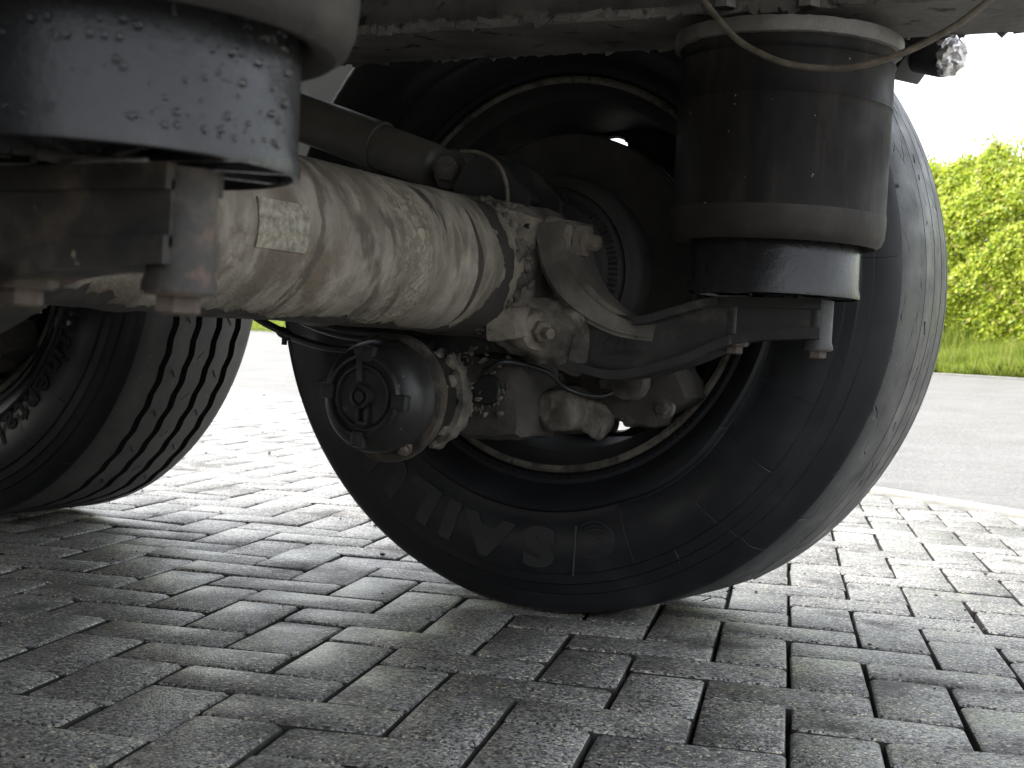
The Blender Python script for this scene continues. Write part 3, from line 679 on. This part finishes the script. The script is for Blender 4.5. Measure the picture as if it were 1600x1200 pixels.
bm = bmesh.new()       # weld seam and dried lumps beside the spring seat
for k in range(70):
    d_ = random.uniform(-75, 75); y = random.gauss(-.292, .006) if k < 45 else random.gauss(-.27, .02); r = random.uniform(.004, .009)
    m2 = Matrix.Translation(on_axle(y, d_, .088)) @ Matrix.Rotation(random.random()*6, 4, 'X') @ Matrix.Diagonal((1, 1.4, .8, 1)); bmesh.ops.create_icosphere(bm, subdivisions=2, radius=r, matrix=m2)
rough(bm, bm.verts, .003, 120); fin(bm, 'dried_mud', M_CAST, ax, smooth=60, kind='stuff')

# ---- axle seat casting
bm = bmesh.new()
rbox(bm, (-.005, -.210, .497), (.180, .165, .180), bev=.035, sub=3, amp=.004, nscale=30, segs=3)
seat = part(fin(bm, 'axle_seat', M_CAST, smooth=50))
bm = bmesh.new(); rbox(bm, (.062, -.262, .552), (.062, .062, .044), rot=(0, .25, .12), bev=.007, sub=2, amp=.003, nscale=60); o = fin(bm, 'clamp_block', M_MUDDY, seat, smooth=50)
bm = bmesh.new(); rbox(bm, (.070, -.272, .425), (.056, .062, .042), rot=(0, -.15, .1), bev=.006, sub=2, amp=.002, nscale=60); fin(bm, 'clamp_block', M_MUDDY, seat, smooth=50)
for y, x, z in ((-.285, .092, .553), (-.285, .099, .427)):
    bm = bmesh.new(); lathe(bm, [(.0005, .0), (.0035, .001), (.0035, -.006), (.0005, -.006)], (x+.001, y-.004, z), (1, -.3, 0), 12); fin(bm, 'plug_hole', M_DEEP, seat)
# top bridge running over the axle
bm = bmesh.new(); rbox(bm, (-.01, -.23, .585), (.16, .10, .018), rot=(0, .12, 0), bev=.006, sub=3, amp=.004, nscale=50); fin(bm, 'top_pad', M_CAST, seat, smooth=50)
# bolts: nut stack at the top, boss and bolt below
bm = bmesh.new(); D1 = (1, .05, -.12); o1 = Vector((.098, -.235, .545)); dn = Vector(D1).normalized()
hexhead(bm, o1, D1, .028, .017); hexhead(bm, o1+dn*.019, D1, .027, .019); hexhead(bm, o1+dn*.041, D1, .022, .015)
lathe(bm, [(.0005, .072), (.009, .072), (.011, .068), (.011, .0), (.0005, 0)], o1, D1, 16)
lathe(bm, [(.026, -.004), (.027, 0), (.0268, .003), (.02, .003)], o1, D1, 24)
bmesh.ops.subdivide_edges(bm, edges=bm.edges[:], cuts=1); rough(bm, bm.verts, .0015, 90); fin(bm, 'bolt', M_MUDDY, seat, smooth=40)
bm = bmesh.new(); D2 = (1, -.45, -.1); o2 = Vector((.085, -.262, .420)); d2 = Vector(D2).normalized()
lathe(bm, [(.0005, .028), (.016, .028), (.025, .024), (.029, .012), (.030, -.04), (.0005, -.04)], o2, D2, 28)
hexhead(bm, o2+d2*.026, D2, .015, .012); lathe(bm, [(.0005, .016), (.007, .016), (.0075, 0), (.0005, 0)], o2+d2*.034, D2, 14)
bmesh.ops.subdivide_edges(bm, edges=bm.edges[:], cuts=1); rough(bm, bm.verts, .0015, 80); fin(bm, 'bolt', M_MUDDY, seat, smooth=40)

# ---- trailing arm
TOP = [(.075, .455), (.13, .450), (.185, .447), (.239, .445), (.29, .460), (.335, .4725), (.384, .474), (.435, .475), (.470, .475)]
BOT = [(.060, .400), (.100, .383), (.155, .368), (.215, .361), (.295, .383), (.355, .411), (.388, .421), (.435, .425), (.470, .427)]
def make_arm(mt):
    T_ = smooth_line([(x, z, 0) for x, z in TOP]); B_ = smooth_line([(x, z, 0) for x, z in BOT])
    bm = bmesh.new()
    T_i = [(p_.x, p_.y-.008) for p_ in T_]; B_i = [(p_.x, p_.y+.008) for p_ in B_]
    slab(bm, T_i, B_i, -.236, -.204)
    T_ = [p_ for p_ in T_ if p_.x > .20]; slab(bm, [(p_.x, p_.y) for p_ in T_], [(p_.x, p_.y-.0125) for p_ in T_], -.242, -.200); T2 = [p_ for p_ in T_ if .225 < p_.x < .345]; slab(bm, [(p_.x, p_.y-.001) for p_ in T2], [(p_.x, p_.y-.0115) for p_ in T2], -.254, -.188)
    slab(bm, [(p_.x, p_.y+.0135) for p_ in B_], [(p_.x, p_.y) for p_ in B_], -.242, -.200); B2 = [p_ for p_ in B_ if p_.x < .362]; slab(bm, [(p_.x, p_.y+.0125) for p_ in B2], [(p_.x, p_.y+.001) for p_ in B2], -.256, -.186)
    for x in (.357, .463):
        for y in (-.221,): lathe(bm, [(.0005, .475), (.0165, .474), (.0165, .424), (.0185, .418), (.0185, .414), (.0005, .414)], (x, y, 0), (0, 0, 1), 20)
    bmesh.ops.bevel(bm, geom=[e for e in bm.edges if len(e.link_faces) == 2 and e.calc_face_angle(0) > 1.2 and e.calc_length() > .004], offset=.0022, segments=2, affect='EDGES')
    arm = part(fin(bm, 'trailing_arm', mt, smooth=45))
    # hook up and over to the clamp bolts
    C_ = smooth_line([(.108, .560, 0), (.112, .535, 0), (.122, .505, 0), (.142, .475, 0), (.172, .450, 0), (.210, .432, 0), (.255, .424, 0)], 6)
    tp, bt = [], []
    for i, p_ in enumerate(C_):
        d_ = (C_[min(i+1, len(C_)-1)]-C_[max(i-1, 0)]).normalized(); nrm = Vector((-d_.y, d_.x, 0)); w_ = .031*(1-.65*(i/len(C_))**1.2)
        tp.append(((p_+nrm*w_).x, (p_+nrm*w_).y)); bt.append(((p_-nrm*w_).x, (p_-nrm*w_).y))
    bm = bmesh.new(); n_ = len(tp)
    def tapered(f_, y0):
        g0 = []
        for i in range(n_):
            k_ = max(0, (i/n_-.45)/.55); yy = y0*(1-k_)+(-.236)*k_
            mx_, mz_ = (tp[i][0]+bt[i][0])/2, (tp[i][1]+bt[i][1])/2
            a_, b_ = [(mx_+(q[0]-mx_)*f_, mz_+(q[1]-mz_)*f_) for q in (tp[i], bt[i])]
            g0.append([bm.verts.new((a_[0], yy, a_[1])), bm.verts.new((b_[0], yy, b_[1])), bm.verts.new((b_[0], -.44-yy, b_[1])), bm.verts.new((a_[0], -.44-yy, a_[1]))])
        for a_, b_ in zip(g0, g0[1:]):
            for k in range(4): bm.faces.new((a_[k], a_[(k+1) % 4], b_[(k+1) % 4], b_[k]))
        bm.faces.new(g0[0]); bm.faces.new(g0[-1])
    tapered(1, -.250); tapered(.62, -.264)
    bmesh.ops.bevel(bm, geom=[e for e in bm.edges if e.calc_face_angle(0) > 1.0], offset=.005, segments=3, affect='EDGES')
    fin(bm, 'clamp_hook', M_HOOK, arm, smooth=40)
    bm = bmesh.new(); rbox(bm, (.106, -.235, .418), (.115, .058, .082), rot=(0, .22, .05), bev=.024, sub=4, amp=.010, nscale=28, segs=3); fin(bm, 'dried_mud', M_CAST, arm, smooth=50)
    for x in (.357, .463):
        for y in (-.221,):
            bm = bmesh.new(); lathe(bm, [(.0005, 0), (.0165, 0), (.0165, -.002), (.0005, -.002)], (x, y, .4145), (0, 0, 1), 20); fin(bm, 'washer', M_RUST, arm, smooth=40); bm = bmesh.new()
            hexhead(bm, (x, y, .4125), (0, 0, -1), .0115, .0095); rough(bm, bm.verts, .0006, 120); fin(bm, 'bolt', M_RUST, arm, smooth=40)
    return arm
arm = make_arm(M_ARM)
bm = bmesh.new()
def flat(x, y, z, rx=PI/2, tilt=0): return Matrix.Translation((x, y, z)) @ Matrix.Rotation(tilt, 4, 'Y') @ Matrix.Rotation(rx, 4, 'X')
for k, ch in enumerate('JOST'): text_mesh(bm, ch, .017, .0016, flat(.178+.0165*k, -.2372, .4115), 1.1, .0004)
text_mesh(bm, '4140.06·20', .0105, .0009, flat(.212, -.2372, .397, tilt=-.05), 1.25, .0002)
for x in (.187, .203, .219): rbox(bm, (x, -.237, .4115), (.0012, .0016, .018), bev=0)
rbox(bm, (.2045, -.237, .4210), (.036, .0016, .0012), bev=0); rbox(bm, (.2045, -.237, .4020), (.036, .0016, .0012), bev=0)
fin(bm, 'lettering', M_ARM, arm, smooth=30)

# ---- air spring
def make_bag():
    bm = bmesh.new(); cx, cy = .402, -.22
    lathe(bm, [(.100, .560), (.104, .548), (.110, .541), (.120, .5385), (.1265, .543), (.1300, .552), (.1312, .566), (.1310, .578), (.1302, .584), (.1300, .62), (.1300, .7), (.1303, .705), (.1311, .7065), (.1303, .708),
               (.1295, .74), (.1300, .757), (.1315, .7585), (.1300, .760), (.1295, .768), (.1320, .774)], (cx, cy, 0), (0, 0, 1), 96, mats=[1]*7+[0]*12)
    for v in bm.verts:
        a = math.atan2(v.co.y-cy, v.co.x-cx); k = 1+.0035*noise.noise(Vector((math.cos(a)*3, math.sin(a)*3, v.co.z*5)))
        v.co.x = cx+(v.co.x-cx)*k; v.co.y = cy+(v.co.y-cy)*k
    b = part(fin(bm, 'air_spring', [M_BELL, M_BELL2], smooth=45))
    bm = bmesh.new(); lathe(bm, [(.001, .558), (.099, .558), (.1025, .55), (.1035, .49), (.1055, .482), (.1055, .477), (.102, .4765), (.099, .488), (.06, .488), (.04, .480), (.001, .480)], (cx, cy, 0), (0, 0, 1), 96)
    for k in range(12):
        a = 2*PI*k/12; rbox(bm, (cx+.07*math.cos(a), cy+.07*math.sin(a), .484), (.06, .004, .012), rot=(0, 0, a), bev=0)
    fin(bm, 'piston', M_PIST, b, smooth=40)
    bm = bmesh.new(); r_ = lathe(bm, [(.1320, .7735), (.1375, .7745), (.1385, .779), (.139, .786), (.137, .792), (.120, .7945), (.001, .7945)], (cx, cy, 0), (0, 0, 1), 96)
    rough(bm, bm.verts, .0012, 90); fin(bm, 'top_plate', M_PLATE, b, smooth=50)
    for dx, dy in ((-.05, 0), (.045, .02)):
        bm = bmesh.new(); hexhead(bm, (cx+dx, cy+dy-.10, .811), (0, 0, 1), .014, .012); lathe(bm, [(.001, .03), (.008, .03), (.008, 0), (.001, 0)], (cx+dx, cy+dy-.10, .811), (0, 0, 1), 12); fin(bm, 'bolt', M_PLATE, b, smooth=40)
    return b
bag = make_bag()

# ---- shock absorber
bm = bmesh.new(); A_ = Vector((-.72, -.20, .8366)); B_ = Vector((-.203, -.20, .6735)); d_ = (B_-A_)
L_ = d_.length
lathe(bm, [(.001, 0), (.034, 0), (.0355, .004), (.0355, L_-.003), (.0365, L_-.002), (.0365, L_+.002), (.033, L_+.003)], A_, d_, 48)
shock = part(fin(bm, 'shock_absorber', M_SHOCK, smooth=40))
bm = bmesh.new(); lathe(bm, [(.0322, L_-.02), (.0322, L_+.098), (.0305, L_+.104), (.026, L_+.108), (.022, L_+.112), (.001, L_+.112)], A_, d_, 48); fin(bm, 'reservoir_tube', M_SHOCK, shock, smooth=40)
bm = bmesh.new(); E_ = Vector((-.063, -.20, .634)); lathe(bm, [(.012, -.032), (.026, -.032), (.029, -.029), (.029, .029), (.026, .032), (.012, .032)], E_, (0, 1, 0), 32); fin(bm, 'eye', M_SHOCK, shock, smooth=40)
bm = bmesh.new(); lathe(bm, [(.001, -.052), (.010, -.052), (.012, -.048), (.012, .05), (.001, .05)], E_, (0, 1, 0), 20); hexhead(bm, E_+Vector((0, -.040, 0)), (0, -1, 0), .018, .014); fin(bm, 'bolt', M_CAST, shock, smooth=40)
# bracket from the axle seat to the shock eye
bm = bmesh.new()
slab(bm, [(-.095, .655), (-.06, .668), (-.02, .664), (.03, .640), (.07, .60)], [(-.09, .575), (-.06, .57), (-.02, .572), (.03, .575), (.07, .575)], -.155, -.145)
slab(bm, [(-.045, .600), (-.028, .640), (.00, .655), (.03, .640), (.07, .60)], [(-.045, .575), (-.028, .57), (.00, .572), (.03, .575), (.07, .575)], -.255, -.245)
rbox(bm, (.02, -.2, .612), (.05, .095, .01), rot=(0, .7, 0), bev=.002)
brk = part(fin(bm, 'shock_bracket', M_ARM, smooth=40))
bm = bmesh.new(); tube(bm, [(-.03, -.262, .655), (.0, -.265, .652), (.03, -.268, .637), (.046, -.27, .61), (.05, -.27, .58)], .003, 8); fin(bm, 'sensor_cable', M_WIRE, brk, smooth=60)

# ---- brake chamber
CX, CZ = -.062, .3215
bm = bmesh.new()
lathe(bm, [(.001, -.4185), (.030, -.4185), (.052, -.417), (.063, -.412), (.0705, -.402), (.0735, -.390), (.0740, -.368), (.079, -.362)], (CX, 0, CZ), (0, 1, 0), 72)
lathe(bm, [(.076, -.350), (.070, -.345), (.069, -.30), (.060, -.27), (.052, -.26), (.050, -.235), (.001, -.235)], (CX, 0, CZ), (0, 1, 0), 72)
ch = part(fin(bm, 'brake_chamber', M_CHAM, smooth=40))
bm = bmesh.new(); lathe(bm, [(.074, -.367), (.079, -.3665), (.083, -.3645), (.0845, -.359), (.0845, -.354), (.083, -.349), (.074, -.347)], (CX, 0, CZ), (0, 1, 0), 72); rough(bm, bm.verts, .0012, 90); fin(bm, 'clamp_ring', M_CRUST, ch, smooth=50)
bm = bmesh.new(); lathe(bm, [(.0495, -.285), (.064, -.283), (.066, -.275), (.066, -.262), (.060, -.258), (.05, -.258)], (CX+.004, 0, CZ-.004), (.06, 1, 0), 40); rough(bm, bm.verts, .004, 50)
for k in range(60):
    a = random.uniform(-1.5, 1.3); rr_ = random.uniform(.002, .007); bmesh.ops.create_icosphere(bm, subdivisions=2, radius=rr_, matrix=Matrix.Translation((CX+(.060+.006*random.random())*math.cos(a), random.uniform(-.345, -.245), CZ+.063*math.sin(a))) @ Matrix.Diagonal((1, .8, 1.3, 1)))
rough(bm, bm.verts, .004, 90, 3); fin(bm, 'dried_mud', M_CAST, ch, smooth=60, kind='stuff')
bm = bmesh.new()
rowsA = []
for i in range(25):
    a = math.radians(-68+118*i/24); rowsA.append([bm.verts.new((CX+.004+r_*math.cos(a), y_, CZ+r_*math.sin(a))) for r_, y_ in ((.064, -.300), (.074, -.299), (.075, -.280), (.064, -.279))])
for a_, b_ in zip(rowsA, rowsA[1:]):
    for k in range(4): bm.faces.new((a_[k], a_[(k+1) % 4], b_[(k+1) % 4], b_[k]))
bm.faces.new(rowsA[0]); bm.faces.new(rowsA[-1]); bmesh.ops.subdivide_edges(bm, edges=bm.edges[:], cuts=2); rough(bm, bm.verts, .005, 70)
fin(bm, 'mounting_flange', M_CAST, ch, smooth=50)
bm = bmesh.new(); Y0 = -.4185
lathe(bm, [(.044, Y0+.002), (.045, Y0-.004), (.048, Y0-.0045), (.050, Y0+.001)], (CX, 0, CZ), (0, 1, 0), 56)
lathe(bm, [(.033, Y0+.002), (.034, Y0-.004), (.0365, Y0-.0045), (.038, Y0+.001)], (CX, 0, CZ), (0, 1, 0), 56)
lathe(bm, [(.001, Y0-.010), (.006, Y0-.010), (.0075, Y0-.006), (.009, Y0-.006), (.010, Y0-.010), (.014, Y0-.009), (.0155, Y0+.001)], (CX, 0, CZ), (0, 1, 0), 32)
for a in (0, 90, 180, 270):
    ar = math.radians(a-4); rbox(bm, (CX+.0505*math.cos(ar), Y0+.010, CZ+.0505*math.sin(ar)), (.019, .030, .018), rot=(0, -ar, 0), bev=.0025)
rbox(bm, (CX-.005, Y0-.003, CZ+.034), (.008, .006, .036), rot=(0, -.08, 0), bev=.002); rbox(bm, (CX-.007, Y0-.004, CZ+.054), (.012, .006, .010), bev=.0025)
for dx in (-.0065, .0065): rbox(bm, (CX+.003+dx, Y0-.004, CZ-.021), (.004, .007, .020), bev=.0015)
rbox(bm, (CX+.003, Y0-.004, CZ-.031), (.015, .007, .005), bev=.0015)
bmesh.ops.scale(bm, vec=(1.08, 1, 1.08), verts=bm.verts, space=Matrix.Translation((-CX, 0, -CZ))); fin(bm, 'release_cap', M_CAP, ch, smooth=35)
bm = bmesh.new(); hexhead(bm, (CX+.036, -.372, CZ-.064), (.3, -.8, -.5), .007, .010); lathe(bm, [(.001, .004), (.010, .004), (.011, -.004), (.001, -.006)], (CX+.036, -.372, CZ-.064), (.3, -.8, -.5), 16); fin(bm, 'bolt', M_RUST, ch, smooth=40)
bm = bmesh.new()       # thin rim of the lower clamp band
lathe(bm, [(.0795, -.3585), (.0835, -.3580), (.0835, -.3560), (.0795, -.3555)], (CX, 0, CZ-.003), (0, 1, 0), 64); fin(bm, 'band', M_SHOCK, ch, smooth=40)

# ---- caliper
bm = bmesh.new()
rbox(bm, (.005, -.165, .325), (.12, .13, .115), bev=.022, sub=3, amp=.007, nscale=30)
rbox(bm, (.09, -.045, .340), (.24, .08, .075), rot=(0, .10, 0), bev=.02, sub=3, amp=.005, nscale=30)
rbox(bm, (.185, -.035, .342), (.11, .10, .07), rot=(0, -.5, 0), bev=.018, sub=3, amp=.004, nscale=40)
rbox(bm, (.03, -.02, .290), (.14, .12, .035), rot=(0, -.05, 0), bev=.012, sub=3, amp=.004, nscale=40)
cal = part(fin(bm, 'brake_caliper', M_CAST, smooth=50))
cal.data.materials[0] = mat('dark_greasy_iron', [(.3, (.028, .025, .022)), (.55, (.06, .053, .045)), (.75, (.12, .105, .085))], .8, scale=14, bump=.9, bscale=90, bdist=.004)
bm = bmesh.new()
lathe(bm, [(.001, -.170), (.018, -.170), (.026, -.166), (.030, -.158), (.031, -.14), (.031, -.115), (.0325, -.112), (.033, -.06), (.001, -.06)], (.083, 0, .312), (0, 1, 0), 36)
bmesh.ops.subdivide_edges(bm, edges=bm.edges[:], cuts=1); rough(bm, bm.verts, .003, 60); fin(bm, 'guide_pin_cap', M_CAST, cal, smooth=50)
bm = bmesh.new(); lathe(bm, [(.001, -.120), (.018, -.120), (.024, -.115), (.026, -.105), (.026, -.03), (.001, -.03)], (.168, 0, .356), (0, 1, 0), 32); rough(bm, bm.verts, .002, 60); fin(bm, 'guide_pin_cap', M_CAST, cal, smooth=50)
bm = bmesh.new(); rbox(bm, (.115, -.09, .300), (.045, .05, .045), rot=(0, .5, .2), bev=.01, sub=2, amp=.005, nscale=50); fin(bm, 'pad_retainer', M_CAST, cal, smooth=50)
bm = bmesh.new(); lathe(bm, [(.001, -.240), (.018, -.240), (.020, -.236), (.021, -.226), (.026, -.222), (.028, -.20), (.001, -.20)], (.018, 0, .335), (0, 1, 0), 32)
fin(bm, 'adjuster_cap', M_HOSE, cal, smooth=40)
bm = bmesh.new()
for k in range(70):
    bmesh.ops.create_icosphere(bm, subdivisions=1, radius=random.uniform(.0015, .0055), matrix=Matrix.Translation((random.uniform(-.03, .05), random.uniform(-.245, -.225), random.uniform(.30, .395))) @ Matrix.Rotation(random.random()*6, 4, 'Y') @ Matrix.Diagonal((1.6, .8, .7, 1)))
rough(bm, bm.verts, .003, 100); fin(bm, 'dried_mud', M_CAST, cal, smooth=60, kind='stuff')

for a in (-40, 22):
    a = math.radians(a); bm = bmesh.new(); c_ = Vector((CX+.004+.060*math.cos(a), -.304, CZ+.060*math.sin(a)))
    hexhead(bm, c_, (0, -1, 0), .011, .010); lathe(bm, [(.0005, .02), (.0055, .02), (.006, 0), (.0005, 0)], c_, (0, -1, 0), 12); rough(bm, bm.verts, .001, 90); fin(bm, 'nut', M_MUDDY, ch, smooth=40)
bm = bmesh.new(); tube(bm, [(.02, -.25, .36), (.05, -.25, .375), (.085, -.20, .365), (.10, -.15, .34), (.14, -.12, .335), (.17, -.10, .36)], .0035, 8); fin(bm, 'sensor_cable', M_HOSE, cal, smooth=60)
for x, z in ((.052, .352), (.128, .352), (.215, .322)):
    bm = bmesh.new(); hexhead(bm, (x, -.085, z), (0, -1, 0), .010, .012); lathe(bm, [(.0005, 0), (.014, 0), (.014, -.01), (.0005, -.01)], (x, -.084, z), (0, -1, 0), 16); fin(bm, 'bolt', M_CAST, cal, smooth=40)

# ---- hoses to the chamber
bm = bmesh.new(); tube(bm, [(-.40, -.30, .455), (-.335, -.30, .418), (-.29, -.30, .400), (-.24, -.305, .386), (-.18, -.31, .379), (-.11, -.31, .385), (-.07, -.31, .395)], .0055, 10)
ho = part(fin(bm, 'brake_hose', M_HOSE, smooth=60))
bm = bmesh.new(); tube(bm, [(-.36, -.26, .47), (-.28, -.27, .425), (-.20, -.28, .405), (-.12, -.28, .40), (-.05, -.28, .385)], .012, 12); part(fin(bm, 'brake_hose', M_HOSE, smooth=60))
bm = bmesh.new(); lathe(bm, [(.001, -.012), (.006, -.012), (.008, -.006), (.008, .006), (.006, .012), (.001, .012)], (-.277, -.302, .395), (1, 0, -.4), 12); rbox(bm, (-.277, -.302, .387), (.006, .006, .016), bev=.001); fin(bm, 'hose_clip', M_HOSE, ho)

# ---- copies: second axle in front, and the other side
for dx, mir in ((-1.31, False), (-1.31, True), (0, True)):
    for src in (hub, arm, bag, shock, brk, seat, ch, cal):
        if src in (shock, brk, cal, hub) and mir: continue
        c_ = copy_tree(src, dx, mir)
        if src is arm:
            for q in list(c_.children):
                if q.name.startswith('letter'): bpy.data.objects.remove(q)
            if mir and dx == 0:
                c_.data = c_.data.copy(); c_.data.materials[0] = M_RUSTARM; c_['label'] = 'rusty arm end in the blurred left foreground'
        if src is bag and mir and dx == 0: c_['label'] = 'blurred air spring close by at the upper left, piston beaded with water'
copy_tree(ax, -1.31, False)
for src, dx, mir in copy_w:
    c_ = copy_tree(src, dx, mir)
    c_.location.x = dx
    for q in list(c_.children):
        if q.name.startswith(('letter', 'sipe', 'emblem', 'moulded')): bpy.data.objects.remove(q)
    if 'label' in c_: del c_['label']
bag['label'] = 'tall dusty air spring in front of the middle wheel'; arm['label'] = 'black cast arm with raised maker lettering under the air spring'
# wet drops on the near piston
bm = bmesh.new(); pc = Vector((.402, -1.38))
for k in range(330):
    a = random.uniform(-2.4, .3); z = random.uniform(.482, .548) if random.random() < .8 else random.gauss(.4865, .002); r = random.choice([.0007, .001, .001, .0016, .0022])
    rad = .1033; nrm = Vector((math.cos(a), math.sin(a), 0)); bmesh.ops.create_icosphere(bm, subdivisions=2, radius=r, matrix=Matrix.Translation((pc.x+nrm.x*rad, pc.y+nrm.y*rad, z)))
M_WATER = bpy.data.materials.new('water_drop'); M_WATER.use_nodes = True; b = M_WATER.node_tree.nodes['Principled BSDF']; b.inputs['Transmission Weight'].default_value = 1; b.inputs['Roughness'].default_value = .05; b.inputs['IOR'].default_value = 1.33
near_bag = [o for o in trailer.children if o.name.startswith('air_spring') and o.scale.y < 0 and abs(o.location.x) < .1][0]
dr = fin(bm, 'water_drops', M_WATER, None, smooth=80, kind='stuff'); dr.parent = near_bag
dr.matrix_parent_inverse = (Matrix.Translation((0, -1.6, 0)) @ Matrix.Diagonal((1, -1, 1, 1))).inverted()

# ---- chassis
def ibeam(yc, z0=.8115):
    bm = bmesh.new(); X0, X1 = -6.5, .86; L_ = X1-X0; xm = (X0+X1)/2
    for zz in (z0, z0+.462):
        b2 = bmesh.new(); n = 240 if zz == z0 else 4
        for sx_ in range(n):
            pass
        b2.free(); rbox(bm, (xm, yc, zz+.006), (L_, .175, .013), bev=.003, segs=1)
    rbox(bm, (xm, yc, z0+.24), (L_, .009, .455), bev=0)
    return part(fin(bm, 'chassis_beam', M_BEAM, smooth=30))
b1 = ibeam(-.21); b2_ = ibeam(-1.39)
bm = bmesh.new()       # peeling underseal along the lower flange edges
for yc in (-.21,):
    for sgn in (-1, 1):
        for x in np.linspace(-1.5, 1.5, 260):
            if random.random() < .8: rbox(bm, (x, yc+sgn*(.0875+random.uniform(-.002, .0012)), .8175+random.uniform(-.003, .003)), (random.uniform(.006, .03), .005, random.uniform(.006, .014)), rot=(0, random.gauss(0, .3), 0), bev=0)
rough(bm, bm.verts, .002, 70); fin(bm, 'flaking_underseal', M_BEAM, b1, smooth=30, kind='stuff')
for x in (-3.2, -1.9, -.62, .80):
    bm = bmesh.new(); rbox(bm, (x, -.8, 1.0), (.008, 1.17, .16), bev=0); rbox(bm, (x+.03, -.8, .922), (.07, 1.17, .008), bev=0); part(fin(bm, 'cross_member', M_BEAM, smooth=30))
bm = bmesh.new(); rbox(bm, (-2.9, -.8, 1.33), (7.6, 2.34, .05), bev=0); part(fin(bm, 'load_floor', M_DECK, smooth=0))
for k in range(12):
    bm = bmesh.new(); rbox(bm, (-6.3+.6*k, -.8, 1.295), (.06, 2.32, .02), bev=0); part(fin(bm, 'floor_bearer', M_BEAM, smooth=0))
for y in (.385, -1.985):
    bm = bmesh.new(); rbox(bm, (-2.9, y, 1.33), (7.6, .03, .13), bev=.003); part(fin(bm, 'side_rail', M_BEAM, smooth=30))
# pale panel seen in the gap ahead of the tyre
bm = bmesh.new(); rbox(bm, (-1.02, .36, .88), (.9, .004, .46), bev=0); part(fin(bm, 'side_panel', M_PANEL, smooth=30))
bm = bmesh.new(); rbox(bm, (-3.4, -1.97, .76), (5.6, .004, .72), bev=0); part(fin(bm, 'side_panel', M_PANEL, smooth=30))  # unseen near-side panel, added to block light coming in from the left
# cable loop below the beam
bm = bmesh.new(); tube(bm, [(.30, -.36, .90), (.335, -.39, .828), (.389, -.40, .763), (.43, -.40, .736), (.472, -.40, .722), (.525, -.40, .7185), (.576, -.40, .729), (.628, -.40, .753), (.668, -.40, .782), (.71, -.39, .825), (.74, -.36, .90)], .0038, 10)
part(fin(bm, 'cable_loop', M_WIRE, smooth=60))
# foil wrapped pipe end behind the beam
bm = bmesh.new(); PA, PB = Vector((.40, .16, .875)), Vector((.545, .05, .823)); dd = PB-PA
lathe(bm, [(.001, -.05), (.030, -.05), (.030, dd.length-.012), (.024, dd.length), (.001, dd.length)], PA, dd, 28); rbox(bm, (.475, .09, .833), (.05, .06, .05), rot=(0, .75, -.5), bev=.004)
pipe = part(fin(bm, 'pipe', M_HOSE, smooth=40))
bm = bmesh.new(); bmesh.ops.create_icosphere(bm, subdivisions=4, radius=.026, matrix=Matrix.Translation(PB) @ frame(dd).to_4x4() @ Matrix.Diagonal((1, 1, .5, 1)))
rough(bm, bm.verts, .006, 90); fin(bm, 'foil_wrap', M_FOIL, pipe, smooth=25)
